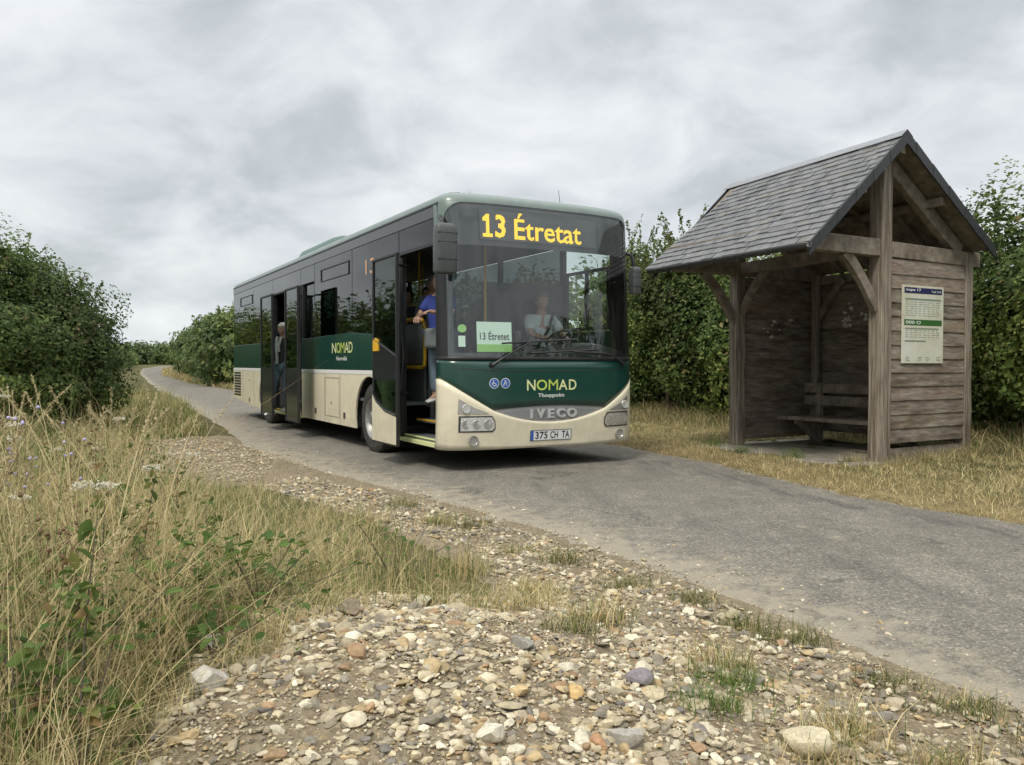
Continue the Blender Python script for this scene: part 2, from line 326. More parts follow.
def ground_mat():
    m = bpy.data.materials.new('soil_grass_gravel'); m.use_nodes = True; t = m.node_tree; b = t.nodes['Principled BSDF']; b.inputs['Roughness'].default_value = .95; b.inputs['Specular IOR Level'].default_value = .2
    c = N(t, 'ShaderNodeTexCoord'); a = N(t, 'ShaderNodeAttribute', attribute_name='tint'); s = N(t, 'ShaderNodeSeparateColor'); L(t, a.outputs['Color'], s.inputs[0])
    def noise(sc_, d=5, r=.6):
        n = N(t, 'ShaderNodeTexNoise', ins={'Scale': sc_, 'Detail': d, 'Roughness': r}); L(t, c.outputs['Object'], n.inputs['Vector']); return n.outputs[0]
    g = ramp(t, [(.3, (.055, .062, .025)), (.5, (.11, .105, .045)), (.7, (.20, .165, .08))]); L(t, noise(1.6, 8), g.inputs[0])
    dr_ = ramp(t, [(.3, (.16, .12, .06)), (.7, (.31, .25, .13))]); L(t, noise(7), dr_.inputs[0])
    q0 = N(t, 'ShaderNodeMix', data_type='RGBA'); L(t, s.outputs[1], q0.inputs[0]); L(t, g.outputs[0], q0.inputs[6]); L(t, dr_.outputs[0], q0.inputs[7])
    vo = N(t, 'ShaderNodeTexVoronoi', ins={'Scale': 42}); L(t, c.outputs['Object'], vo.inputs['Vector'])
    vs = N(t, 'ShaderNodeSeparateColor'); L(t, vo.outputs['Color'], vs.inputs[0])
    gr = ramp(t, [(0, (.13, .10, .068)), (.35, (.215, .172, .115)), (.7, (.30, .25, .17)), (1, (.42, .37, .28))]); 
    av = N(t, 'ShaderNodeMix', data_type='FLOAT', ins={0: .6}); L(t, noise(3.2, 8, .65), av.inputs[3]); L(t, vs.outputs[0], av.inputs[2]); L(t, av.outputs[0], gr.inputs[0])
    rg = ramp(t, [(.42, (0,)*3), (.56, (1,)*3)]); av2 = N(t, 'ShaderNodeMath', operation='ADD'); nn = N(t, 'ShaderNodeMath', operation='MULTIPLY_ADD', ins={1: .8, 2: -.42}); L(t, noise(4.5, 6), nn.inputs[0]); L(t, nn.outputs[0], av2.inputs[0]); L(t, s.outputs[0], av2.inputs[1]); L(t, av2.outputs[0], rg.inputs[0])
    q = N(t, 'ShaderNodeMix', data_type='RGBA'); L(t, rg.outputs[0], q.inputs[0]); L(t, q0.outputs[2], q.inputs[6]); L(t, gr.outputs[0], q.inputs[7]); L(t, q.outputs[2], b.inputs['Base Color'])
    bp = N(t, 'ShaderNodeBump', ins={'Strength': .9, 'Distance': .02}); L(t, vo.outputs['Distance'], bp.inputs['Height'])
    bp2 = N(t, 'ShaderNodeBump', ins={'Strength': .6, 'Distance': .05}); L(t, noise(9, 8, .7), bp2.inputs['Height']); L(t, bp.outputs[0], bp2.inputs['Normal']); L(t, bp2.outputs[0], b.inputs['Normal'])
    return m
ground.data.materials.append(ground_mat()); tag(ground, 'verges and gravelly earth on both sides of the lane', 'ground', kind='structure')
# road strip
ts = np.concatenate([np.arange(-12, 16, .07), np.arange(16, 40, .3), np.arange(40, 112, .8)]); K = 22
rv = []
for y in ts:
    a, b_ = np.interp(y, LE[:,1], LE[:,0]), np.interp(min(y, 104), RE[:,1], RE[:,0])
    jl = (.10*math.sin(2.3*y)+.07*math.sin(6.1*y+1)+.045*math.sin(15*y)+.03*math.sin(37*y))*(1 if y < 16 else .6); jr = .05*math.sin(3.1*y+2)+.035*math.sin(9*y)+.02*math.sin(23*y)
    a -= .16+jl*.5; b_ += .12+jr; ya = y
    for k in range(K+1):
        u = k/K; cr_ = .035*(1-(2*u-1)**2); edge = -.02 if k in (0, K) else 0
        yy = y+u*(0 if y < 85 else -(y-85)*.0)
        rv.append((a+(b_-a)*u, yy, float(gfar(yy))+cr_+edge+.0))
rv = np.array(rv); nr = len(ts); ii = np.arange(nr*(K+1)).reshape(nr, K+1)
RF = np.stack([ii[:-1,:-1], ii[:-1,1:], ii[1:,1:], ii[1:,:-1]], -1).reshape(-1, 4)
def roadz(x, y):
    a, b_ = xl(y), xr(y); u = np.clip((x-a)/(b_-a), 0, 1); return gfar(y)+.035*(1-(2*u-1)**2)
def road_mat():
    m = bpy.data.materials.new('worn_asphalt'); m.use_nodes = True; t = m.node_tree; b = t.nodes['Principled BSDF']; b.inputs['Roughness'].default_value = .82; b.inputs['Specular IOR Level'].default_value = .3
    c = N(t, 'ShaderNodeTexCoord')
    def noise(sc_, d=5, r=.6, v=None):
        n = N(t, 'ShaderNodeTexNoise', ins={'Scale': sc_, 'Detail': d, 'Roughness': r}); L(t, v or c.outputs['Object'], n.inputs['Vector']); return n.outputs[0]
    rot = N(t, 'ShaderNodeMapping'); rot.inputs['Rotation'].default_value = (0, 0, R(-29)); rot.inputs['Scale'].default_value = (1.3, .22, 1); L(t, c.outputs['Object'], rot.inputs[0])
    base = ramp(t, [(.32, (.125, .116, .10)), (.5, (.175, .163, .140)), (.68, (.245, .228, .193))])
    av = N(t, 'ShaderNodeMix', data_type='FLOAT', ins={0: .5}); L(t, noise(1.7, 8, .65, rot.outputs[0]), av.inputs[2]); L(t, noise(2.8, 9, .7), av.inputs[3]); L(t, av.outputs[0], base.inputs[0])
    vo = N(t, 'ShaderNodeTexVoronoi', ins={'Scale': 95}); L(t, c.outputs['Object'], vo.inputs['Vector']); vs = N(t, 'ShaderNodeSeparateColor'); L(t, vo.outputs['Color'], vs.inputs[0])
    ch = ramp(t, [(0, (.62,)*3), (.5, (.95,)*3), (.86, (1.2,)*3), (1, (1.9, 1.8, 1.65))]); L(t, vs.outputs[0], ch.inputs[0])
    q = N(t, 'ShaderNodeMix', data_type='RGBA', blend_type='MULTIPLY', ins={0: 1}); L(t, base.outputs[0], q.inputs[6]); L(t, ch.outputs[0], q.inputs[7])
    # dust washed in from the edges
    a = N(t, 'ShaderNodeAttribute', attribute_name='tint'); s = N(t, 'ShaderNodeSeparateColor'); L(t, a.outputs['Color'], s.inputs[0])
    nn = N(t, 'ShaderNodeMath', operation='MULTIPLY_ADD', ins={1: 1.9, 2: -.92}); L(t, noise(6.5, 9, .75), nn.inputs[0]); ad = N(t, 'ShaderNodeMath', operation='ADD'); L(t, nn.outputs[0], ad.inputs[0]); L(t, s.outputs[0], ad.inputs[1])
    rg = ramp(t, [(.42, (0,)*3), (.75, (.85,)*3)]); L(t, ad.outputs[0], rg.inputs[0])
    q2 = N(t, 'ShaderNodeMix', data_type='RGBA'); L(t, rg.outputs[0], q2.inputs[0]); L(t, q.outputs[2], q2.inputs[6]); q2.inputs[7].default_value = (.31, .275, .215, 1)
    # tarry seam along the middle
    tr = N(t, 'ShaderNodeMath', operation='MULTIPLY'); L(t, s.outputs[1], tr.inputs[0]); r3 = ramp(t, [(.49, (0,)*3), (.56, (1,)*3)]); L(t, noise(5, 8, .75, rot.outputs[0]), r3.inputs[0]); L(t, r3.outputs[0], tr.inputs[1])
    q3 = N(t, 'ShaderNodeMix', data_type='RGBA'); L(t, tr.outputs[0], q3.inputs[0]); L(t, q2.outputs[2], q3.inputs[6]); q3.inputs[7].default_value = (.055, .055, .06, 1)
    last = q3.outputs[2]   # three chalky worn spots
    for (px_, py_, rx, ry) in ((2.20, 5.50, .17, .20), (2.10, 5.85, .10, .10), (2.55, 4.98, .085, .11), (2.3, 4.66, .05, .05), (-.2, 6.95, .05, .1)):
        v1 = N(t, 'ShaderNodeMapping', vector_type='TEXTURE'); v1.inputs['Location'].default_value = (px_, py_, 0); v1.inputs['Scale'].default_value = (rx, ry, 1000); L(t, c.outputs['Object'], v1.inputs[0])
        ln = N(t, 'ShaderNodeVectorMath', operation='LENGTH'); L(t, v1.outputs[0], ln.inputs[0]); ma = N(t, 'ShaderNodeMath', operation='MULTIPLY_ADD', ins={1: 2.4}); L(t, noise(14, 6, .7), ma.inputs[0]); L(t, ln.outputs['Value'], ma.inputs[2])
        rr = ramp(t, [(.0, (1,)*3), (.99, (1,)*3), (1.0, (0,)*3)]); dv = N(t, 'ShaderNodeMath', operation='MULTIPLY_ADD', ins={1: .9, 2: -.95}); L(t, ma.outputs[0], dv.inputs[0]); rr = ramp(t, [(0, (.85,)*3), (.55, (0,)*3)]); L(t, dv.outputs[0], rr.inputs[0])
        qq = N(t, 'ShaderNodeMix', data_type='RGBA'); L(t, rr.outputs[0], qq.inputs[0]); L(t, last, qq.inputs[6]); qq.inputs[7].default_value = (.36, .33, .26, 1); last = qq.outputs[2]
    wv = N(t, 'ShaderNodeVectorMath', operation='MULTIPLY_ADD'); nz_ = N(t, 'ShaderNodeTexNoise', ins={'Scale': 3.0, 'Detail': 4}); L(t, c.outputs['Object'], nz_.inputs['Vector']); L(t, nz_.outputs['Color'], wv.inputs[0]); wv.inputs[1].default_value = (.5, .5, .5); L(t, c.outputs['Object'], wv.inputs[2])
    ck = N(t, 'ShaderNodeTexVoronoi', feature='DISTANCE_TO_EDGE', ins={'Scale': 1.15}); L(t, wv.outputs[0], ck.inputs['Vector']); cr1 = ramp(t, [(0, (1,)*3), (.012, (.75,)*3), (.022, (0,)*3)]); L(t, ck.outputs['Distance'], cr1.inputs[0])
    cm = N(t, 'ShaderNodeMath', operation='MULTIPLY'); L(t, cr1.outputs[0], cm.inputs[0]); r5 = ramp(t, [(.53, (0,)*3), (.62, (.6,)*3)]); L(t, noise(.9, 3), r5.inputs[0]); L(t, r5.outputs[0], cm.inputs[1])
    qc = N(t, 'ShaderNodeMix', data_type='RGBA'); L(t, cm.outputs[0], qc.inputs[0]); L(t, last, qc.inputs[6]); qc.inputs[7].default_value = (.045, .043, .04, 1); last = qc.outputs[2]
    L(t, last, b.inputs['Base Color'])
    bp = N(t, 'ShaderNodeBump', ins={'Strength': .55, 'Distance': .008}); L(t, vo.outputs['Distance'], bp.inputs['Height'])
    bp2 = N(t, 'ShaderNodeBump', ins={'Strength': .35, 'Distance': .03}); L(t, noise(14, 8, .7), bp2.inputs['Height']); L(t, bp.outputs[0], bp2.inputs['Normal']); L(t, bp2.outputs[0], b.inputs['Normal'])
    return m
U = np.tile(np.arange(K+1)/K, nr); edgedust = np.clip(1-U*3.2, 0, 1)*.85+np.clip(1-(1-U)*9, 0, 1)*.7
seam = np.maximum(np.exp(-((U-.83+.02*np.sin(rv[:,1]*1.3))/.05)**2), .6*np.exp(-((U-.33)/.035)**2))*(rv[:,1] < 10)*.62
road = np_mesh('road', rv, RF, road_mat(), np.c_[edgedust, seam, 0*U]); tag(road, 'narrow worn asphalt lane curving away', 'road', kind='structure')
# ------------------------------------------------------------------ foliage, grass, stones (numpy generators)
def leaves(P, Nn, size, col, asp=.62, jit=.9):
    """one folded rhomb leaf per point, facing roughly along Nn"""
    n = len(P); a = rng.normal(size=(n,3)); nn = Nn+jit*a*.6; nn /= np.linalg.norm(nn, axis=1, keepdims=True)+1e-9
    t = np.cross(nn, rng.normal(size=(n,3))); t /= np.linalg.norm(t, axis=1, keepdims=True)+1e-9; b = np.cross(nn, t)
    s = np.asarray(size).reshape(-1,1)*np.ones((n,1)); w = s*asp/2
    V = np.stack([P-t*s*.5, P-t*s*.08+b*w+nn*s*.10, P+t*s*.5-nn*s*.08, P-t*s*.08-b*w+nn*s*.10], 1).reshape(-1,3)
    k = np.arange(n)[:,None]*4; F = np.concatenate([k+np.array([[0,1,2]]), k+np.array([[0,2,3]])])
    return V, F, np.repeat(col, 4, axis=0)
def round_leaves(P, Nn, size, col, asp=.6, jit=.9):
    n = len(P); a = rng.normal(size=(n,3)); nn = Nn+jit*a*.6; nn /= np.linalg.norm(nn, axis=1, keepdims=True)+1e-9
    t = np.cross(nn, rng.normal(size=(n,3))); t /= np.linalg.norm(t, axis=1, keepdims=True)+1e-9; b = np.cross(nn, t); s = np.asarray(size).reshape(-1,1)*np.ones((n,1)); w = s*asp/2; vs = []
    for u, v, h in ((-.5,0,0),(-.38,.55,.06),(-.12,1,.12),(.16,.86,.10),(.36,.42,.03),(.52,0,-.12),(.36,-.42,.03),(.16,-.86,.10),(-.12,-1,.12),(-.38,-.55,.06),(-.1,0,0),(.2,0,-.02)): vs.append(P+t*s*u+b*w*v+nn*s*h)
    V = np.stack(vs, 1).reshape(-1,3); k = np.arange(n)[:,None]*12; F = np.concatenate([k+np.array([q]) for q in ([0,1,2,10],[10,2,3,11],[11,3,4,5],[0,10,8,9],[10,11,7,8],[11,5,6,7])])
    return V, F, np.repeat(col, 12, axis=0)
def leafcols(n, pal, p, var=.25, clump=None):
    pal = np.array(pal); i = rng.choice(len(pal), n, p=p); c = pal[i]*(1+var*rng.normal(size=(n,1))*.6)
    return np.clip(c, .004, .9)
DARKG = [(.065,.105,.03),(.095,.15,.042),(.135,.195,.055),(.19,.245,.075),(.23,.20,.09)]
def shrub(name, label, cat, blobs, n, size, pal=DARKG, pw=(.3,.33,.22,.11,.04), shoots=0, shoot_len=.5, group=None, top=None, stems=5, inner=.22, base=None):
    blobs = np.array(blobs, float); root = empty(name, (float(blobs[0,0]), float(blobs[0,1]), float(gz(blobs[0,0], blobs[0,1]))), 0, label, cat, group)
    o0 = np.array(root.location); vol = (blobs[:,3]*blobs[:,4]+blobs[:,3]*blobs[:,5]+blobs[:,4]*blobs[:,5]); pr = vol/vol.sum()
    bi = rng.choice(len(blobs), n, p=pr); d = rng.normal(size=(n,3)); d /= np.linalg.norm(d, axis=1, keepdims=True)
    rad = np.where(rng.random(n) < inner, rng.uniform(.45,.85,n), 1-np.abs(rng.normal(0,.10,n))+.05*rng.random(n))
    lump = 1+.13*np.sin(d[:,0]*7+bi)+.10*np.sin(d[:,2]*9+bi*2)+.10*np.sin(d[:,1]*8-bi)
    P = blobs[bi,:3]+d*blobs[bi,3:6]*(rad*lump)[:,None]
    ok = np.ones(n, bool)
    for k in range(len(blobs)):
        q = (P-blobs[k,:3])/blobs[k,3:6]; ok &= ~((np.linalg.norm(q, axis=1) < .6) & (bi != k))
    ok &= P[:,2] > gz(P[:,0], P[:,1])+.05
    P = P[ok]; d = d[ok]; up = d+np.array([0,0,.5]); cl = .5+.5*np.sin(P[:,0]*2.1+P[:,2]*2.7)*np.sin(P[:,1]*1.9+P[:,2]*1.3)
    col = leafcols(len(P), pal, pw)*(.72+.6*cl)[:,None]; sp_ = np.sin(P[:,0]*.9+1)*np.sin(P[:,1]*.8)+.6*np.sin(P[:,2]*2.2+P[:,0]*1.7)+.3*rng.normal(size=len(P)); col = np.where((sp_ > .45)[:,None], col*np.array([1.5,1.32,1.15]), np.where((sp_ < -.7)[:,None], col*np.array([.8,.78,.95]), col)); sz = size*rng.uniform(.6,1.35,len(P))*np.where(rad[ok] < .86, 1.9, 1)
    V, Fc, cc = leaves(P, up, sz, col); Vs, Fs, Cs = [V], [Fc], [cc]; k0 = len(V)
    tw = MB()
    for s_ in range(shoots):
        k = rng.choice(len(blobs), p=pr); dd = rng.normal(size=3); dd[2] = abs(dd[2])+.7; dd /= np.linalg.norm(dd)
        p0 = blobs[k,:3]+dd*blobs[k,3:6]*.85; d2 = dd*.5+np.array([rng.normal()*.25, rng.normal()*.25, .8]); d2 /= np.linalg.norm(d2); ln = shoot_len*rng.uniform(.4,1.2)
        m_ = max(6, int(ln/size*4)); tt = rng.uniform(.1,1,m_); bend = np.array([rng.normal()*.15, rng.normal()*.15, -.08]); Q = p0+np.outer(tt,d2)*ln+np.outer(tt**2,bend)*ln+rng.normal(size=(m_,3))*size*.45*(1.1-tt*.7)[:,None]
        v, f, c_ = leaves(Q, rng.normal(size=(m_,3)), size*rng.uniform(.6,1.2,m_), leafcols(m_, pal[1:], np.array(pw[1:])/sum(pw[1:]))*1.1)
        Vs.append(v); Fs.append(f+k0); Cs.append(c_); k0 += len(v)
        tw.tube([tuple(p0-o0), tuple(p0+d2*ln*.5+bend*ln*.25-o0), tuple(p0+d2*ln+bend*ln-o0)], [.008,.006,.002], 4)
    np_mesh('foliage', np.concatenate(Vs)-o0, np.concatenate(Fs), M['leaf'], np.concatenate(Cs), root)
    for s_ in range(stems):
        k = rng.choice(len(blobs)); c_ = blobs[k]; x, y = c_[0]+rng.normal()*c_[3]*.35, c_[1]+rng.normal()*c_[4]*.35; g0 = float(gz(x,y))
        pts = [(x-o0[0], y-o0[1], g0-o0[2]-.05)]; 
        for q in range(1,5): pts.append((x-o0[0]+rng.normal()*.12*q, y-o0[1]+rng.normal()*.12*q, g0-o0[2]+(c_[2]+c_[5]*.7-g0)*q/4))
        tw.tube(pts, [.045,.036,.027,.018,.006], 6)
    if tw.v: tw.build('branches', M['bark'], root, smooth=True)
    return root
GREEN, OLIVE, STRAW, BROWN, LGREEN = (.10,.16,.04),(.21,.215,.08),(.62,.51,.28),(.32,.22,.12),(.16,.25,.06)
def blades(x, y, h, w, pal, pw, lean=.35, seg=3, z=None):
    n = len(x); z = gz(x, y)-.01 if z is None else z; th = rng.uniform(0, 2*np.pi, n); ld = rng.uniform(0, 2*np.pi, n); ln = np.abs(rng.normal(lean, lean*.6, n))
    T = np.linspace(0,1,seg+1); P = np.zeros((n,seg+1,2,3)); c_, s_ = np.cos(th)*w/2, np.sin(th)*w/2
    for j, t in enumerate(T):
        wf = (1-t**1.6)*.95+.05; cx = x+np.cos(ld)*ln*h*t**2; cy = y+np.sin(ld)*ln*h*t**2; cz = z+h*(t-.28*np.minimum(ln,1.2)*t**2.5)
        P[:,j,0] = np.stack([cx-c_*wf, cy-s_*wf, cz],1); P[:,j,1] = np.stack([cx+c_*wf, cy+s_*wf, cz],1)
    V = P.reshape(-1,3); m_ = 2*(seg+1); b0 = np.arange(n)[:,None,None]*m_; q = np.array([[2*j,2*j+1,2*j+3,2*j+2] for j in range(seg)])[None]; F = (b0+q).reshape(-1,4)
    pf = np.sin(2.3*x+1)*np.sin(1.9*y)+.6*np.sin(5.1*x-3.3*y)+.4*np.sin(9*y+7*x); c = np.array(pal)[rng.choice(len(pal), n, p=pw)]; sw1 = (rng.random(n) < .5) & (z > -.007)
    if n > 1500: pf = np.where((x > xr(y)) | ((x > -1.9) & (y > 3.1)), np.abs(pf)*.9+.1, pf); c = np.where((sw1 & (pf > .35))[:,None], np.array(STRAW)[None], c); c = np.where((sw1 & (pf < -.3))[:,None], np.array(GREEN)[None]*1.1, c)
    c = c*(1+.2*rng.normal(size=(n,1))); c = np.clip(c,.01,.8); cc = np.repeat(c[:,None,:], m_, axis=1)
    return V, F, cc.reshape(-1,3)
def merge(parts):
    Vs, Fs, Cs, k = [], [], [], 0
    for v, f, c in parts: Vs.append(v); Fs.append(f+k); Cs.append(c); k += len(v)
    return np.concatenate(Vs), np.concatenate(Fs), np.concatenate(Cs)
def scatter(poly, n, clump=0, cs=.1):
    P = np.array(poly); out = np.zeros((0,2)); lo, hi = P.min(0), P.max(0)
    if clump:
        c = scatter(poly, clump); q = c[rng.integers(len(c), size=n)]+rng.normal(size=(n,2))*cs; return q
    while len(out) < n:
        q = rng.uniform(lo, hi, (n*2,2)); out = np.concatenate([out, q[inpoly(q[:,0], q[:,1], poly)]])
    return out[:n]
def ico(sub):
    bm = bmesh.new(); bmesh.ops.create_icosphere(bm, subdivisions=sub, radius=1); V = np.array([v.co[:] for v in bm.verts]); F = np.array([[v.index for v in f.verts] for f in bm.faces]); bm.free(); return V, F
def rockshape(sub, seed, planes=12):
    r_ = np.random.default_rng(seed); V, F = ico(sub); nn = r_.normal(size=(planes,3)); nn /= np.linalg.norm(nn,axis=1,keepdims=True); h = r_.uniform(.5,1.0,planes)
    dt = V@nn.T; rr = np.where(dt > .05, h/np.maximum(dt,.05), 9).min(1); rr = np.minimum(rr, 1.15); return V*rr[:,None], F
ROCKC = [(.41,.355,.25),(.52,.465,.36),(.32,.275,.205),(.23,.205,.165),(.37,.285,.165),(.30,.20,.12),(.18,.165,.15),(.60,.56,.46)]
def stones(x, y, s, z=None, pw=(.26,.18,.18,.10,.14,.04,.04,.06), sub=2, sink=.25, protos=16, flat=.55):
    n = len(x); z = gz(x,y) if z is None else z; pr = [rockshape(sub, 50+k, rng.integers(9,15)) for k in range(protos)]; pi = rng.integers(protos, size=n); out = []
    for k in range(protos):
        ix = np.where(pi == k)[0]; V0, F0 = pr[k]; m_ = len(ix)
        if not m_: continue
        a = rng.uniform(0,2*np.pi,m_); tl = rng.normal(0,.25,m_); sx = s[ix]*rng.uniform(.75,1.3,m_); sy = s[ix]*rng.uniform(.55,1.0,m_); szz = s[ix]*rng.uniform(flat*.6,flat*1.3,m_)
        Q = V0[None]*np.stack([sx,sy,szz],1)[:,None,:]; X = Q[...,0]*np.cos(tl)[:,None]-Q[...,2]*np.sin(tl)[:,None]; Z = Q[...,0]*np.sin(tl)[:,None]+Q[...,2]*np.cos(tl)[:,None]; Y = Q[...,1]
        Q = np.stack([X*np.cos(a)[:,None]-Y*np.sin(a)[:,None]+x[ix][:,None], X*np.sin(a)[:,None]+Y*np.cos(a)[:,None]+y[ix][:,None], Z+(z[ix]+szz*(1-2*sink))[:,None]],-1)
        c = np.array(ROCKC)[rng.choice(len(ROCKC), m_, p=pw)]*(1+.16*rng.normal(size=(m_,1))); c = np.clip(c*np.array([1.0,.985,.93]),.05,.8)
        out.append((Q.reshape(-1,3), (np.arange(m_)[:,None,None]*len(V0)+F0[None]).reshape(-1,3), np.repeat(c, len(V0), axis=0)))
    return merge(out)
# ------------------------------------------------------------------ the bus (local frame: x across from the door side, y back from the nose, z up)
BA = R(29.33); BC = Vector((-.706, 8.757, 0)); OFF = (-1.275, -6.0, 0)
BM = Matrix.Translation(BC) @ Matrix.Rotation(BA, 4, 'Z')
def bw(x, y, z): return BM @ Vector((x, y, z))
bus = empty('bus', bw(1.275, 6.0, 0), BA, 'green and cream single-deck service bus with amber destination display and open doors', 'bus')
def fy(x, z):
    X = min(abs(x-1.275)/1.275, 1); n = 3.2
    y = .25-.36*(max(0, 1-X**n))**(1/n)
    if z > 1.28: y += (z-1.28)*.052
    if z < .62: y += (.62-z)*.10*(1-.3*X)
    if z > 2.9: y += ((z-2.9)/.22)**2*.10
    return y
def fp(x, z, off=0.0): return (x, fy(x, z)-off, z)
def lerp(a, b, t): return a+(b-a)*t
def strip(b, x0, x1, zl, zu, off=0, nx=40, nz=6, mi=0):
    P = []
    for i in range(nx+1):
        t = i/nx; u = .5-.5*math.cos(math.pi*t) if (x0 < .3 and x1 > 2.2) else (1-math.cos(math.pi/2*t) if x0 < .3 else (math.sin(math.pi/2*t) if x1 > 2.2 else t))
        x = lerp(x0, x1, u); P.append([fp(x, lerp(zl(x), zu(x), k/nz), off) for k in range(nz+1)])
    b.grid(P, mi)
mir = lambda x: min(x, 2.55-x)
def creamtop(x):
    a = mir(x)
    if a < .52: t = a/.52; return 1.05-.35*(t**.86)
    return .555+.145*(abs(x-1.275)/.755)**2.0
def silvtop(x): return .70+.038*(1-(abs(x-1.275)/.755)**2)
K_ = lambda v: (lambda x: v)
b = MB(); strip(b, 0, 2.55, K_(.27), creamtop, nx=70, nz=10); b.build('front_bumper', M['cream'], bus, OFF, smooth=True, solid=.03)
# shadow gap lines of the bumper: recessed seams and the licence plate shelf
b = MB()
for xs in (.56, 1.99): b.tube([fp(xs, z, .004) for z in np.linspace(.29, .66, 8)], .004, 5)
b.tube([fp(x, .40+.055*(1-(abs(x-1.275)/.56)**8), .004) for x in np.linspace(.72, 1.83, 26)], .0045, 5)
b.tube([fp(x, .352+.0*x, .003) for x in np.linspace(.35, 2.2, 26)], .003, 5)
b.build('bumper_seam', M['lampdark'], bus, OFF)
b = MB(); strip(b, .52, 2.03, lambda x: creamtop(x)+.002, silvtop, off=-.012, nx=40, nz=8); b.build('grille', M['grille'], bus, OFF, smooth=True)
b = MB(); strip(b, .60, 1.95, lambda x: max(creamtop(x)+.012, .575), lambda x: silvtop(x)-.036, off=-.006, nx=40, nz=4); b.build('grille_recess', M['grilled'], bus, OFF, smooth=True)
def gtop(x): return 1.252
b = MB()
strip(b, 0, 2.55, lambda x: (creamtop(x) if mir(x) < .52 else silvtop(x))+.003, gtop, off=.004, nx=110)
b.build('front_panel', M['green'], bus, OFF, smooth=True, solid=.012)
b = MB(); b.tube([fp(x, 1.135-.035*min(1, mir(x)/.5)**2+.035, .009) for x in np.linspace(.03, 2.52, 40)], .0045, 5); b.build('panel_seam', M['black'], bus, OFF)
b = MB(); strip(b, 0, 2.55, K_(1.252), K_(1.292), off=.010, nx=60, nz=2); b.build('windscreen_gasket', M['black'], bus, OFF, smooth=True, solid=.012)
def wtop(x):
    a = mir(x); r = .20; z = 2.985
    return z-(r-math.sqrt(max(0, r*r-(r-min(a-.035, r))**2))) if a < .235 else z
b = MB(); strip(b, .04, 2.51, K_(1.285), wtop, off=0, nx=70, nz=16); b.build('windscreen', M['wind'], bus, OFF, smooth=True)
b = MB()   # dark frit band round the glass and the dark display housing behind it
strip(b, .04, .11, K_(1.285), wtop, off=-.02, nx=8, nz=16); strip(b, 2.44, 2.51, K_(1.285), wtop, off=-.02, nx=8, nz=16); strip(b, .11, 2.44, K_(1.285), K_(1.335), off=-.02, nx=50, nz=2)
strip(b, .11, 2.44, K_(2.52), wtop, off=-.03, nx=50, nz=8); b.build('display_housing', M['gloss'], bus, OFF, smooth=True)
b = MB(); strip(b, .41, 1.95, K_(2.585), K_(2.915), off=-.018, nx=24, nz=3); b.build('destination_display', M['led'], bus, OFF, smooth=True)
disp = bus.children[-1]
def led(txt, x0, x1, z0, z1, m, par, bold, pitch=.0098, fn=None, name='led_text', grid_=None):
    nc, nr_ = int(round((x1-x0)/pitch)), int(round((z1-z0)/pitch)); g = raster(txt, nc, nr_, bold) if grid_ is None else grid_; nr_, nc = g.shape; b = MB(); fn = fn or (lambda u, v: fp(u, v, .0)); h = pitch*.45
    for r_ in range(nr_):
        for c_ in range(nc):
            if g[r_, c_]:
                u, v = x0+(c_+.5)*pitch, z0+(r_+.5)*pitch; b.add([fn(u-h, v-h), fn(u+h, v-h), fn(u+h, v+h), fn(u-h, v+h)], [(0,1,2,3)])
    return b.build(name, m, par, OFF)
lf = lambda u, v: fp(u, v, -.014)
def one_three(rows):
    g3 = raster('3', 13, rows, .03); g = np.zeros((rows, 28), bool); g[:, 15:] = g3; g[:4, 0:12] = True; g[:, 4:8] = True; 
    for k in range(4): g[rows-4-k-1:rows-k-1, 4-k-1:6-k+1] = True
    return g
led('13', .445, .725, 2.615, 2.87, M['amber'], disp, .022, fn=lf, grid_=one_three(26)); led('\u00c9tretat', .83, 1.73, 2.61, 2.905, M['amber'], disp, .012, pitch=.0082, fn=lf)
# front lettering
f6 = lambda u, v: fp(u, v, .013)
for i, (ch, u0, u1) in enumerate([('N', .935, 1.045), ('O', 1.06, 1.20), ('M', 1.22, 1.345), ('A', 1.355, 1.475), ('D', 1.495, 1.60)]):
    lettering('lettering', ch, (u0, .915, u1, 1.035), f6, M['limelt'] if ch in 'NAD' else M['lime'], bus, OFF, bold=(0 if ch == 'M' else .012))
lettering('lettering', 'Thoqqsolm', (1.08, .825, 1.43, .88), f6, M['chalk'], bus, OFF, bold=.02)
for (ch, u0, u1) in [('I', .985, 1.015), ('V', 1.06, 1.18), ('E', 1.215, 1.30), ('C', 1.335, 1.45), ('O', 1.475, 1.61)]:
    o = lettering('badge_lettering', ch, (u0, .598, u1, .704), lambda u, v: fp(u, v, .004), M['grille'], bus, OFF, bold=.035, thick=.02)
